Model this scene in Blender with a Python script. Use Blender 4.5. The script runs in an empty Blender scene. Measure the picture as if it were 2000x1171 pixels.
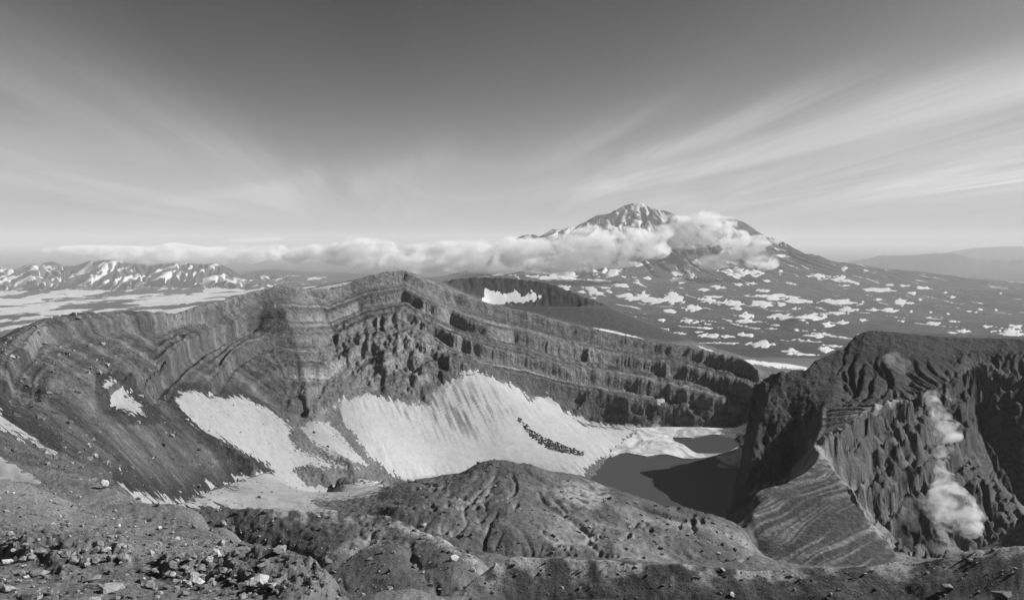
import bpy, bmesh, math, random
import numpy as np
from mathutils import Vector, noise as mnoise

# ------------------------------------------------------------------ camera, sky, sun, exposure
sc = bpy.context.scene
F = 1570.0            # focal length in photograph pixels (2000 wide)
UC, HV = 1000.0, 468.0  # principal column, eye-level row
cam_d = bpy.data.cameras.new('camera')
cam = bpy.data.objects.new('camera', cam_d)
sc.collection.objects.link(cam)
cam.location = (0, 0, 0)                       # heights are metres relative to the viewpoint
cam.rotation_euler = (math.radians(90), 0, 0)  # looks along +Y
cam_d.sensor_width = 36.0
cam_d.lens = 36.0 * F / 2000.0
cam_d.shift_y = -(585.5 - HV) / 2000.0
cam_d.clip_start = 0.5
cam_d.clip_end = 400000
sc.camera = cam

SUN_AZ, SUN_EL = 77.0, 33.0     # degrees right of the view direction, degrees above the horizon
sd = Vector((math.sin(math.radians(SUN_AZ)) * math.cos(math.radians(SUN_EL)),
             math.cos(math.radians(SUN_AZ)) * math.cos(math.radians(SUN_EL)), math.sin(math.radians(SUN_EL))))
sun_d = bpy.data.lights.new('sun', 'SUN')
sun_d.energy = 5.0
sun_d.angle = math.radians(0.5)
sun_d.color = (1.0, 1.0, 1.0)
sun = bpy.data.objects.new('sun', sun_d)
sun.rotation_euler = (-sd).to_track_quat('-Z', 'Y').to_euler()
sc.collection.objects.link(sun)

sc.view_settings.view_transform = 'Standard'
sc.view_settings.look = 'None'
sc.view_settings.exposure = 0.45
sc.view_settings.gamma = 1.0
sc.view_settings.use_curve_mapping = False
sc.cycles.use_denoising = True
sc.cycles.max_bounces = 16
sc.cycles.diffuse_bounces = 2
sc.cycles.glossy_bounces = 2
sc.cycles.volume_bounces = 14
sc.cycles.volume_step_rate = 1.0
sc.cycles.volume_max_steps = 256
sc.cycles.sample_clamp_indirect = 4.0


class NT:
    """small helper for node trees"""
    def __init__(self, tree):
        self.t = tree
        tree.nodes.clear()

    def n(self, kind, _in=None, **kw):
        nd = self.t.nodes.new(kind)
        for k, v in kw.items():
            setattr(nd, k, v)
        for k, v in (_in or {}).items():
            s = nd.inputs[k]
            if isinstance(v, bpy.types.NodeSocket):
                self.t.links.new(v, s)
            else:
                s.default_value = v
        return nd

    def math(self, op, a, b=0.0, c=0.0, clamp=False):
        nd = self.n('ShaderNodeMath', {0: a, 1: b, 2: c}, operation=op)
        nd.use_clamp = clamp
        return nd.outputs[0]

    def ramp(self, v, a, b, lo=0.0, hi=1.0, smooth=True):
        nd = self.n('ShaderNodeMapRange', {0: v, 1: a, 2: b, 3: lo, 4: hi}, interpolation_type='SMOOTHSTEP' if smooth else 'LINEAR')
        return nd.outputs[0]

    def noise(self, vec, scale, detail=6, rough=0.55, dist=0.0, dims='3D'):
        nd = self.n('ShaderNodeTexNoise', {'Vector': vec, 'Scale': scale, 'Detail': detail, 'Roughness': rough, 'Distortion': dist}, noise_dimensions=dims)
        return nd.outputs[0]

    def vmul(self, v, s):
        return self.n('ShaderNodeVectorMath', {0: v, 1: s}, operation='MULTIPLY').outputs[0]


world = bpy.data.worlds.new('World')
sc.world = world
world.use_nodes = True
w = NT(world.node_tree)
sky = w.n('ShaderNodeTexSky', sky_type='NISHITA')
sky.sun_disc = False
sky.sun_elevation = math.radians(SUN_EL)
sky.sun_rotation = math.radians(SUN_AZ)
sky.altitude = 1500
sky.air_density = 1.0
sky.dust_density = 1.6
sky.ozone_density = 1.0
sep = w.n('ShaderNodeSeparateColor', {0: sky.outputs[0]})
# the photograph is black and white, taken as through a red filter: the sky's red light with a little green
clear = w.math('MULTIPLY_ADD', sep.outputs[0], 0.78, w.math('MULTIPLY', sep.outputs[1], 0.22))
# contrasty film: a steep toe and a soft shoulder
clear = w.math('MULTIPLY', w.math('SUBTRACT', 1.0, w.math('EXPONENT', w.math('MULTIPLY', w.math('POWER', w.math('DIVIDE', clear, 3.74), 2.8), -1.0))), 5.0)
# cirrus: noise on a flat layer of cloud overhead, drawn out along one wind direction
tc = w.n('ShaderNodeTexCoord')
sx = w.n('ShaderNodeSeparateXYZ', {0: tc.outputs['Generated']})
zz = w.math('MAXIMUM', sx.outputs[2], 0.004)
zc = w.math('ADD', zz, 0.035)
px_ = w.math('DIVIDE', sx.outputs[0], zc)
py_ = w.math('DIVIDE', sx.outputs[1], zc)
pl = w.n('ShaderNodeCombineXYZ', {0: px_, 1: py_, 2: 0.0}).outputs[0]
rot = w.n('ShaderNodeVectorRotate', {'Vector': pl, 'Angle': math.radians(-6)}, rotation_type='Z_AXIS').outputs[0]
st1 = w.vmul(rot, (0.55, 0.075, 1.0))
st2 = w.vmul(rot, (2.0, 0.20, 1.0))
st3 = w.vmul(rot, (0.30, 0.05, 1.0))
n1 = w.noise(st1, 1.0, 8, 0.58, 0.9)
n2 = w.noise(st2, 1.0, 8, 0.62, 0.7)
n3 = w.noise(w.n('ShaderNodeVectorMath', {0: st3, 1: (3.7, 1.2, 0)}, operation='ADD').outputs[0], 1.0, 3, 0.5, 0.3)
c1 = w.ramp(n1, 0.28, 0.80)
c2 = w.ramp(n2, 0.45, 0.85)
rs = w.n('ShaderNodeSeparateXYZ', {0: pl})
mL = w.math('MULTIPLY', w.ramp(rs.outputs[0], -1.2, -2.6), 0.72)
mR = w.math('MULTIPLY', 1.35, w.ramp(w.math('SUBTRACT', rs.outputs[0], w.math('MULTIPLY_ADD', rs.outputs[1], -0.984, 5.27)), -0.4, 1.7))
side = w.math('MULTIPLY', w.math('MAXIMUM', mL, mR), w.ramp(w.math('ABSOLUTE', w.math('ADD', rs.outputs[0], 0.4)), 0.3, 2.2, 0.35, 1.0))
amt = w.math('ADD', w.math('MULTIPLY', c1, 0.75), w.math('MULTIPLY', w.math('MULTIPLY', c2, w.ramp(n3, 0.35, 0.65)), 0.5))
amt = w.math('MULTIPLY', amt, w.math('MULTIPLY_ADD', side, 0.92, 0.08))
lowfade = w.ramp(sx.outputs[2], 0.005, 0.07)
amt = w.math('MULTIPLY', amt, lowfade)
CIRRUS = 4.0
cir = w.math('MULTIPLY', amt, CIRRUS)
tot = w.math('ADD', clear, cir)
# thin far layer of stratus just above the horizon
band = w.math('MULTIPLY', w.ramp(sx.outputs[2], 0.001, 0.0035), w.ramp(sx.outputs[2], 0.010, 0.0055))
tot = w.math('MULTIPLY_ADD', band, 0.6, tot)
bw = w.n('ShaderNodeCombineColor', {0: tot, 1: tot, 2: tot})
bg = w.n('ShaderNodeBackground', {'Color': bw.outputs[0], 'Strength': 0.066})
w.n('ShaderNodeOutputWorld', {'Surface': bg.outputs[0]})

# ------------------------------------------------------------------ number helpers
rng = np.random.default_rng(7)
random.seed(7)
_perm = rng.permutation(512).astype(np.int32)
_ang = rng.uniform(0, 2 * np.pi, 512)
_gx, _gy = np.cos(_ang).astype(np.float32), np.sin(_ang).astype(np.float32)


def perlin(x, y, seed=0):
    x = np.asarray(x, np.float32); y = np.asarray(y, np.float32)
    xi = np.floor(x).astype(np.int32); yi = np.floor(y).astype(np.int32)
    xf = x - xi; yf = y - yi
    u = xf * xf * xf * (xf * (xf * 6 - 15) + 10); v = yf * yf * yf * (yf * (yf * 6 - 15) + 10)

    def g(ix, iy, fx, fy):
        h = _perm[(ix + _perm[(iy + seed * 57) & 511]) & 511]
        return _gx[h] * fx + _gy[h] * fy
    a = g(xi, yi, xf, yf); b = g(xi + 1, yi, xf - 1, yf)
    c = g(xi, yi + 1, xf, yf - 1); d = g(xi + 1, yi + 1, xf - 1, yf - 1)
    return (a + u * (b - a)) * (1 - v) + (c + u * (d - c)) * v


def fbm(x, y, oct=4, seed=0, gain=0.5, lac=2.03):
    s = 0; a = 1.0; f = 1.0
    for o in range(oct):
        s = s + a * perlin(x * f + 13.7 * o, y * f - 7.1 * o, seed + o)
        a *= gain; f *= lac
    return s * 1.25


def ridged(x, y, oct=4, seed=0, gain=0.5, lac=2.05):
    s = 0; a = 1.0; f = 1.0; tot_ = 0
    for o in range(oct):
        s = s + a * (1 - 2.2 * np.abs(perlin(x * f + 5.3 * o, y * f + 9.1 * o, seed + o)))
        tot_ += a; a *= gain; f *= lac
    return s / tot_


def sstep(a, b, x):
    t = np.clip((x - a) / (b - a), 0, 1)
    return t * t * (3 - 2 * t)


def on(mask, f):
    """evaluate f(points) only where mask is set"""
    m = mask > 1e-3
    out = np.zeros(mask.shape)
    if m.any():
        out[m] = f(m)
    return out


def blur(A, n=1):
    for _ in range(n):
        B = np.pad(A, ((1, 1), (0, 0)), 'edge'); A = 0.25 * B[:-2] + 0.5 * B[1:-1] + 0.25 * B[2:]
        B = np.pad(A, ((0, 0), (1, 1)), 'edge'); A = 0.25 * B[:, :-2] + 0.5 * B[:, 1:-1] + 0.25 * B[:, 2:]
    return A


# ------------------------------------------------------------------ the land: one height function on a fan of columns and rows
Us = np.concatenate([np.arange(-700, -60, 16), np.arange(-60, 2060, 2.4), np.arange(2060, 2701, 16)]).astype(np.float64)
segs = [(3, 40, 14), (40, 62, 50), (62, 120, 60), (120, 150, 16), (150, 180, 90), (180, 240, 38), (240, 300, 84), (300, 350, 18), (350, 560, 168), (560, 700, 60), (700, 1090, 240),
        (1090, 1300, 56), (1300, 1800, 56), (1800, 2600, 20), (2600, 5000, 30), (5000, 9000, 60), (9000, 10600, 26), (10600, 14200, 120), (14200, 15200, 12), (15200, 17300, 64), (17300, 19000, 8)]
Ys = [np.linspace(a, b, n, endpoint=False) for a, b, n in segs]
Ys.append(np.geomspace(19000, 150000, 28))
Ys = np.concatenate(Ys)
NR, NC = len(Ys), len(Us)
UU, YY = np.meshgrid(Us, Ys)
XX = (UU - UC) / F * YY


def colx(u): return np.interp(u, Us, np.arange(NC))
def rowx(y): return np.interp(y, Ys, np.arange(NR))
def zof(v, y): return -(v - HV) / F * y


def L(*pts):
    """polyline of (column, row, distance): a line on the land, row None + z for one out of sight"""
    out = []
    for p in pts:
        if len(p) == 3: out.append((p[0], p[2], zof(p[1], p[2])))
        else: out.append((p[0], p[2], p[3]))
    return out


H = None
lines = [
 # ---- near ground
 L((-700, H, 3, -2), (2700, H, 3, -2)),
 L((-700, H, 40, -13), (-100, H, 40, -17.2), (0, 1185, 40), (400, 1190, 40), (600, 1195, 40), (720, H, 40, -26), (1200, H, 40, -30), (2700, H, 40, -28)),
 L((-100, 1171, 45), (100, 1172, 46), (300, 1172, 46), (500, 1172, 46), (640, 1172, 46)),
 L((-100, 1110, 56), (60, 1112, 57), (240, 1118, 56), (330, 1120, 56), (450, 1115, 55), (560, 1092, 54), (620, 1110, 52), (655, 1135, 50), (690, 1172, 47.5)),
 L((20, 1068, 62), (120, 1062, 64), (230, 1072, 63), (300, 1092, 60), (400, 1098, 60), (470, 1085, 58), (540, 1076, 56.5), (580, 1080, 55)),
 L((520, H, 66, -34), (600, H, 60, -36), (660, H, 58, -36), (720, H, 55, -38)),
 L((-100, 1020, 95), (100, 1028, 95), (250, 1040, 92), (380, 1065, 84), (440, 1080, 78)),
 L((-100, 965, 160), (0, 968, 160), (150, 985, 150), (300, 1010, 140), (400, 1036, 126), (460, 1058, 112), (490, 1072, 100)),
 L((-250, 925, 230), (0, 930, 225), (120, 940, 220), (190, 945, 215), (230, 958, 208), (270, 975, 200), (330, 1000, 185), (380, 1020, 165), (430, 1045, 140), (470, 1062, 122), (510, 1078, 106)),
 # falls away behind that edge
 L((250, H, 250, -92), (340, H, 238, -95), (400, H, 215, -92), (470, H, 190, -88), (530, H, 165, -84), (600, H, 140, -76)),
 # ---- dark hummock
 L((335, 1012, 264), (380, 1040, 264), (450, 1055, 268), (540, 1070, 262), (600, 1085, 252), (640, 1120, 228), (690, 1171, 200), (730, 1185, 190)),
 L((332, 1003, 268), (350, 990, 278), (385, 984, 282), (450, 985, 282), (520, 992, 280), (600, 998, 277), (690, 998, 275), (760, 1003, 270), (810, 1022, 262), (860, 1050, 250), (905, 1080, 240), (938, 1103, 230)),
 L((345, H, 320, -128), (450, H, 335, -138), (600, H, 350, -150), (760, H, 350, -148), (860, H, 320, -144), (950, H, 290, -130)),
 L((700, 1015, 270), (735, 1035, 262), (720, 1065, 252), (690, 1090, 243), (660, 1110, 233), (720, 1140, 215), (800, 1165, 195)),
 L((905, 1152, 200), (870, 1130, 215), (800, 1100, 238)),
 # ---- foreground crest at lower right
 L((890, 1200, 148), (905, 1160, 160), (920, 1135, 166), (960, 1105, 170), (1000, 1087, 172), (1100, 1084, 172), (1200, 1094, 170), (1300, 1099, 168), (1450, 1107, 166), (1600, 1107, 164),
   (1700, 1104, 162), (1790, 1094, 160), (1880, 1075, 156), (2000, 1068, 150), (2200, 1060, 145), (2700, 1050, 140)),
 L((880, 1230, 138), (1000, 1205, 158), (1200, 1205, 157), (1500, 1205, 151), (1800, 1200, 140), (2000, 1195, 128), (2700, 1180, 120)),
 L((700, H, 100, -54), (1000, H, 110, -60), (1500, H, 110, -57), (2000, H, 100, -50), (2700, H, 95, -46)),
 L((910, H, 195, -92), (1000, H, 215, -100), (1200, H, 220, -104), (1500, H, 215, -104), (1800, H, 210, -100), (2000, H, 205, -95), (2700, H, 200, -85)),
 # ---- the mound in the middle
 L((760, 945, 470), (800, 940, 478), (860, 925, 476), (910, 915, 470), (945, 902, 464), (985, 896, 462), (1030, 903, 463), (1080, 917, 468), (1130, 933, 472), (1190, 945, 470), (1250, 968, 462),
   (1300, 986, 455), (1350, 993, 450), (1390, 1003, 445), (1430, 1022, 437), (1462, 1046, 428)),
 L((760, 985, 415), (820, 1020, 392), (870, 1052, 375), (930, 1076, 365), (1000, 1085, 362), (1100, 1090, 362), (1200, 1096, 364), (1300, 1098, 366), (1400, 1092, 378), (1460, 1082, 395)),
 L((985, 935, 442), (985, 1000, 405), (1000, 1060, 372)),
 L((1150, 955, 455), (1170, 1010, 410), (1200, 1070, 372)),
 L((870, 945, 452), (880, 1000, 400)),
 L((940, H, 290, -122), (1200, H, 290, -128), (1440, H, 300, -132), (1700, H, 310, -138), (1900, H, 330, -150), (2300, H, 330, -130)),
 L((760, H, 560, -205), (900, H, 600, -225), (1050, H, 600, -238), (1200, H, 620, -252), (1400, H, 600, -250), (1450, H, 560, -235)),
 L((700, 955, 520), (745, 945, 520), (760, 930, 560), (800, 935, 580)),
 # ---- snow basin and lake shore
 L((330, 1000, 390), (400, 985, 470), (480, 985, 535), (600, 990, 620), (680, 965, 690), (740, 945, 750), (850, 928, 825), (950, 920, 850), (1100, 918, 860)),
 L((250, 968, 330), (300, 985, 350), (345, 984, 400), (400, 960, 440), (450, 942, 480), (500, 927, 520), (532, 916, 545)),
 L((345, 768, 620), (370, 764, 640), (420, 775, 690), (480, 770, 755), (540, 805, 770), (580, 815, 795), (640, 800, 840), (690, 772, 885), (760, 778, 915), (820, 785, 935), (850, 762, 960), (900, 738, 990), (930, 728, 1008),
   (960, 732, 1018), (1000, 752, 1030), (1050, 778, 1045), (1100, 802, 1058), (1150, 830, 1068), (1200, 834, 1070), (1300, 833, 1074), (1400, 834, 1072), (1455, 836, 1070)),
 L((1100, 915, 862), (1130, 900, 888), (1160, 880, 930), (1190, 858, 990), (1220, 845, 1030)),
 # rock tongues in the snow
 L((560, 820, 780), (590, 850, 755), (640, 880, 730), (690, 905, 712)),
 L((590, 915, 670), (650, 930, 665), (720, 935, 680)),
 # ---- rim of the far wall
 L((-700, H, 260, 8), (-500, 640, 330), (-250, 668, 430), (-100, 672, 480), (0, 662, 520), (40, 646, 545), (90, 626, 590), (150, 614, 650), (240, 609, 730), (300, 617, 780), (340, 612, 830), (381, 606, 870), (430, 592, 910), (480, 574, 950),
   (520, 563, 985), (560, 559, 1010), (600, 563, 1040), (640, 567, 1065), (680, 556, 1090), (720, 540, 1110), (750, 530, 1125), (790, 527, 1135), (820, 536, 1140), (850, 555, 1145), (880, 571, 1148), (950, 594, 1155), (1050, 615, 1165),
   (1150, 642, 1170), (1250, 663, 1172), (1330, 675, 1170), (1400, 690, 1165), (1450, 703, 1150), (1482, 722, 1125), (1478, 750, 1100)),
 # shelves on the wall
 L((0, 700, 450), (100, 682, 500), (160, 690, 540), (230, 690, 600), (300, 690, 660), (330, 672, 740)),
 L((330, 700, 690), (345, 740, 650), (350, 768, 630)),
 L((340, 655, 800), (400, 660, 850), (450, 668, 880), (490, 650, 925), (515, 600, 962)),
 L((350, 690, 735), (420, 700, 800), (480, 720, 830), (500, 760, 790)),
 L((545, 575, 990), (560, 610, 955), (575, 660, 915), (590, 710, 870), (600, 760, 830), (605, 800, 800)),
 L((610, 580, 1040), (650, 640, 1010), (660, 700, 960), (700, 740, 925)),
 L((780, 545, 1115), (790, 600, 1070), (800, 660, 1020), (810, 720, 975), (830, 770, 945)),
 L((700, 600, 1060), (720, 660, 1000), (740, 720, 955), (740, 765, 925)),
 L((880, 620, 1105), (900, 680, 1050)),
 L((1000, 640, 1128), (1010, 700, 1075), (1020, 745, 1048)),
 L((1150, 690, 1125), (1150, 770, 1085), (1150, 815, 1072)),
 L((1300, 720, 1130), (1300, 790, 1092)),
 L((1420, 730, 1120), (1420, 800, 1090)),
 # left flank below the rim
 L((0, 760, 360), (100, 770, 420), (180, 790, 450), (250, 800, 490), (340, 830, 540), (420, 860, 560), (500, 895, 555)),
 L((0, 840, 285), (80, 870, 290), (160, 905, 290), (230, 945, 275), (250, 960, 285)),
 L((-250, 840, 300), (-250, 760, 360)),
 # ---- lake bed
 L((1150, H, 800, -254), (1250, H, 760, -256), (1420, H, 760, -256), (1430, H, 1000, -256), (1260, H, 1000, -255), (1200, H, 900, -255)),
 L((1250, H, 880, -258), (1420, H, 880, -258)), L((1250, H, 700, -256), (1420, H, 700, -256)),
 # ---- cliff on the right of the lake
 L((1422, H, 690, -249), (1426, H, 740, -249), (1436, H, 810, -249), (1443, H, 870, -249), (1460, H, 915, -249), (1500, H, 960, -249)),
 L((1462, H, 745, -218), (1476, H, 790, -192), (1492, H, 840, -174), (1505, H, 870, -160)),
 L((1456, 830, 880), (1463, 800, 885), (1466, 765, 890), (1470, 748, 893), (1476, 741, 895), (1484, 746, 897), (1492, 735, 900), (1500, 737, 902), (1504, 723, 905), (1514, 725, 905), (1525, 717, 905), (1540, 724, 905), (1552, 719, 906), (1575, 720, 908), (1590, 704, 912), (1625, 688, 925), (1650, 676, 940), (1668, 655, 950), (1695, 643, 955)),
 L((1480, H, 960, -235), (1530, H, 985, -228), (1600, H, 1010, -200)),
 # arete from the mesa down to the knife ridge
 L((1650, 680, 945), (1640, 712, 905), (1622, 750, 850), (1608, 800, 770), (1603, 835, 690), (1588, 867, 590), (1602, 880, 560), (1598, 895, 540), (1575, 922, 520), (1530, 944, 508), (1474, 961, 498)),
 L((1470, 1000, 475), (1472, 1040, 462), (1478, 1072, 450), (1500, 1098, 430), (1600, 1106, 412), (1700, 1106, 404), (1775, 1108, 402)),
 L((1440, H, 520, -215), (1445, H, 600, -240), (1450, H, 660, -247)),
 L((1500, H, 620, -222), (1540, H, 690, -215), (1550, H, 770, -205)),
 # second arete: edge of the active crater
 L((1602, 880, 560), (1640, 930, 505), (1672, 968, 480), (1695, 1005, 458), (1715, 1040, 440), (1745, 1075, 420), (1778, 1108, 400)),
 L((1602, 872, 590), (1640, 846, 625), (1680, 820, 670), (1720, 800, 715), (1780, 785, 745)),
 # mesa
 L((1668, 655, 955), (1695, 643, 955), (1730, 645, 960), (1800, 654, 968), (1880, 660, 975), (2000, 662, 980), (2200, 660, 985), (2700, 650, 1000)),
 L((1760, 662, 948), (1850, 676, 952), (1930, 682, 958), (2000, 686, 958), (2300, 690, 960)),
 L((1690, 700, 915), (1760, 705, 905), (1840, 712, 905), (1880, 722, 915)),
 L((1660, 770, 830), (1720, 775, 810), (1790, 770, 815), (1850, 765, 840), (1878, 750, 880)),
 L((1700, H, 1080, -122), (2000, H, 1100, -132), (2700, H, 1100, -120)),
 L((1600, H, 1400, -240), (2000, H, 1400, -250), (2700, H, 1400, -240)),
 # active crater
 L((1640, H, 580, -205), (1690, H, 575, -232), (1740, H, 560, -246), (1800, H, 545, -256)),
 L((1690, 860, 675), (1710, 920, 650), (1735, 980, 630), (1770, 1050, 612)),
 L((1800, 800, 760), (1820, 870, 735), (1840, 950, 690), (1850, 1020, 650), (1860, 1085, 620)),
 L((1878, 742, 885), (1893, 765, 868), (1877, 785, 842), (1892, 812, 822), (1878, 842, 800), (1893, 868, 785), (1888, 892, 765), (1916, 910, 745), (1908, 932, 728), (1940, 955, 706), (1936, 978, 690), (1962, 1000, 672), (1958, 1026, 655), (1974, 1066, 630)),
 L((1800, H, 520, -250), (1900, H, 560, -262), (2050, H, 600, -275)),
 L((1905, 800, 930), (1910, 860, 900), (1940, 920, 880), (1990, 1000, 830), (2010, 1060, 780)),
 L((1892, 738, 925), (1910, 722, 935), (1935, 748, 930), (1955, 726, 938), (1985, 752, 928), (2005, 728, 938), (2040, 750, 932), (2100, 735, 940)),
 L((2100, 780, 930), (2120, 860, 890), (2150, 960, 800), (2160, 1060, 700)),
 L((2300, 700, 930), (2350, 780, 700), (2400, 860, 500), (2450, 960, 330)),
 # ---- neighbouring cone
 L((835, 566, 1500), (862, 549, 1640), (895, 541, 1690), (950, 538, 1720), (1000, 539, 1730), (1030, 543, 1730), (1062, 547, 1720), (1100, 560, 1700), (1140, 578, 1660), (1192, 597, 1580)),
 L((900, 590, 1490), (960, 596, 1470), (1030, 598, 1462), (1100, 599, 1470), (1150, 599, 1500), (1192, 598, 1560)),
 L((950, H, 1580, -140), (1000, H, 1590, -143), (1060, H, 1590, -143), (1130, H, 1580, -135)),
 L((900, 560, 1650), (960, 562, 1668), (1020, 566, 1675), (1080, 572, 1670)),
 L((1192, 598, 1570), (1220, 610, 1570), (1260, 626, 1560), (1300, 643, 1545), (1350, 664, 1520), (1400, 680, 1500), (1450, 694, 1480), (1500, 704, 1480), (1560, 713, 1500), (1620, 722, 1500)),
 L((850, H, 2000, -220), (1000, H, 2000, -205), (1200, H, 1900, -250), (1350, H, 1800, -270), (1500, H, 1750, -290), (1650, H, 1700, -300)),
 # ridge behind the summit with its snow strip
 L((555, 568, 1480), (600, 561, 1480), (640, 554, 1480), (690, 545, 1480), (740, 536, 1480), (760, 540, 1480)),
 L((560, H, 1250, -108), (640, H, 1250, -100), (720, H, 1250, -84), (800, H, 1260, -75)),
 L((560, H, 1800, -250), (800, H, 1800, -230)),
 # ---- outer flanks
 L((-700, H, 500, -60), (-300, H, 700, -120), (0, H, 800, -130), (150, H, 900, -135), (300, H, 1000, -150), (430, H, 1100, -150)),
 L((-700, H, 1300, -300), (0, H, 1300, -290), (300, H, 1400, -280), (520, H, 1400, -230)),
 L((-700, H, 2600, -620), (300, H, 2600, -610), (600, H, 2600, -470), (1000, H, 2600, -420), (1300, H, 2600, -400), (1500, 700, 2600), (1700, 704, 2600), (2000, 700, 2600), (2700, 700, 2600)),
 # ---- plain at left and right
 L((-700, H, 5000, -960), (300, H, 5000, -940), (700, H, 5000, -760), (1000, H, 5000, -640), (1300, 655, 5000), (2000, 670, 5000), (2700, 680, 5000)),
 L((-700, H, 8500, -1010), (0, 648, 8500), (300, 638, 8500), (450, 625, 8500), (700, 600, 8500), (1000, 588, 8500), (1250, 592, 8500), (1500, 603, 8500), (1800, 612, 8500), (2000, 618, 8500), (2700, 630, 8500)),
 L((-700, H, 14500, -1010), (0, 578, 14500), (200, 574, 14500), (350, 572, 14500), (520, 566, 14500), (560, 560, 14500)),
 # ---- left range
 L((-700, H, 17000, -500), (-300, 500, 17000), (-100, 520, 17000), (0, 522, 17000), (25, 530, 17000), (55, 512, 17000), (80, 516, 17000), (100, 508, 17200), (120, 515, 17400), (150, 522, 17600), (165, 510, 17300), (200, 508, 17000),
   (215, 505, 17000), (240, 512, 17000), (270, 514, 17000), (290, 520, 17000), (320, 512, 17000), (350, 505, 17000), (360, 507, 17000), (390, 514, 17000), (425, 513, 17000), (445, 520, 17000), (470, 535, 17000), (500, 549, 17000), (520, 556, 16800)),
 L((215, 508, 16900), (190, 530, 16200), (160, 550, 15500), (130, 560, 15200)),
 L((290, 522, 16900), (280, 545, 15800)), L((350, 508, 16900), (330, 530, 16200), (300, 552, 15300)),
 L((425, 515, 16900), (440, 540, 16000), (480, 560, 15300)), L((240, 514, 16800), (235, 548, 15600)), L((390, 516, 16800), (385, 550, 15600)),
 L((55, 514, 16900), (70, 540, 15800), (40, 548, 15500)), L((120, 520, 17200), (125, 545, 16000)),
 L((-700, H, 18800, -900), (500, H, 18800, -900)),
 # ---- mid far hills under the cloud
 L((480, 522, 23000), (540, 518, 23000), (600, 524, 23000), (660, 528, 22000), (720, 532, 20000), (800, 536, 18000)),
 L((560, 552, 15500), (700, 550, 15000), (850, 548, 14000), (1000, 545, 13000)),
 # ---- big volcano
 L((960, 500, 13800), (1000, 466, 13900), (1022, 459, 14000), (1040, 456, 14000), (1052, 461, 14000), (1080, 448, 14000), (1110, 444, 14000), (1130, 441, 14000), (1150, 428, 14000), (1165, 419, 14000), (1190, 416, 14000), (1205, 410, 14000),
   (1215, 401, 14000), (1230, 396, 14000), (1252, 394, 14000), (1264, 400, 14000), (1280, 407, 14000), (1300, 410, 14000), (1318, 418, 14000), (1332, 428, 14000), (1380, 436, 14000), (1415, 430, 13900), (1425, 427, 13900),
   (1450, 430, 13900), (1465, 440, 13900), (1480, 451, 13900), (1500, 463, 13900), (1530, 474, 13800), (1560, 488, 13700), (1600, 500, 13500), (1640, 512, 13400), (1700, 521, 13300), (1760, 527, 13200), (1830, 536, 13000), (1900, 543, 13000),
   (2000, 552, 13000), (2300, 575, 13000), (2700, 590, 13000)),
 L((1240, 400, 13950), (1230, 425, 13600), (1200, 455, 13000), (1150, 485, 12200), (1100, 515, 11300)),
 L((1255, 400, 13950), (1290, 430, 13500), (1310, 460, 12900), (1330, 490, 12200), (1360, 520, 11400)),
 L((1440, 432, 13850), (1440, 455, 13400), (1460, 485, 12700), (1480, 515, 11800)),
 L((1130, 443, 13950), (1090, 470, 13300), (1060, 500, 12500), (1030, 525, 11500)),
 L((1020, 535, 11000), (1100, 540, 10800), (1200, 540, 10700), (1350, 545, 10600), (1500, 548, 10600), (1650, 560, 10800), (1800, 570, 11000), (2000, 580, 11000)),
 L((1380, H, 13200, 60), (1350, H, 12800, -60)),
 L((900, H, 17500, -900), (1200, H, 17500, -600), (1500, H, 17500, -750), (2000, H, 17500, -1000)),
 # little cones on the plain
 L((1525, 634, 6000), (1548, 622, 6000), (1560, 621, 6000), (1590, 632, 6000)),
 # ---- far hills right
 L((1620, 516, 32000), (1680, 500, 32000), (1720, 489, 32000), (1780, 486, 32000), (1820, 481, 32000), (1865, 480, 32000), (1890, 490, 32000), (1910, 498, 32000), (1935, 502, 32000), (1950, 497, 32000), (1965, 504, 32000), (2000, 500, 32000), (2300, 490, 32000), (2700, 500, 32000)),
 L((1840, 489, 46000), (1900, 476, 46000), (1950, 470, 46000), (2000, 469, 46000), (2200, 474, 46000), (2500, 488, 46000)),
 L((1500, H, 25000, -1150), (2700, H, 25000, -1150)), L((1500, H, 38500, -1150), (2700, H, 38500, -1150)),
 L((-700, H, 25500, -1100), (2700, H, 25500, -1150)), L((-700, H, 55000, -1150), (2700, H, 55000, -1150)),
 L((-700, H, 90000, -1150), (2700, H, 90000, -1150)), L((-700, H, 150000, -1150), (2700, H, 150000, -1150)),
]
cc, rr, zz_ = [], [], []
for ln in lines:
    for (u0, y0, z0), (u1, y1, z1) in zip(ln[:-1], ln[1:]):
        c0, c1, r0, r1 = colx(u0), colx(u1), rowx(y0), rowx(y1)
        n = int(max(abs(c1 - c0), abs(r1 - r0)) * 1.6) + 2
        t = np.linspace(0, 1, n)
        yy = y0 + (y1 - y0) * t
        cc.append(colx(u0 + (u1 - u0) * t)); rr.append(rowx(yy)); zz_.append(z0 + (z1 - z0) * t)
cc, rr, zz_ = map(np.concatenate, (cc, rr, zz_))
Z = None
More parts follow.
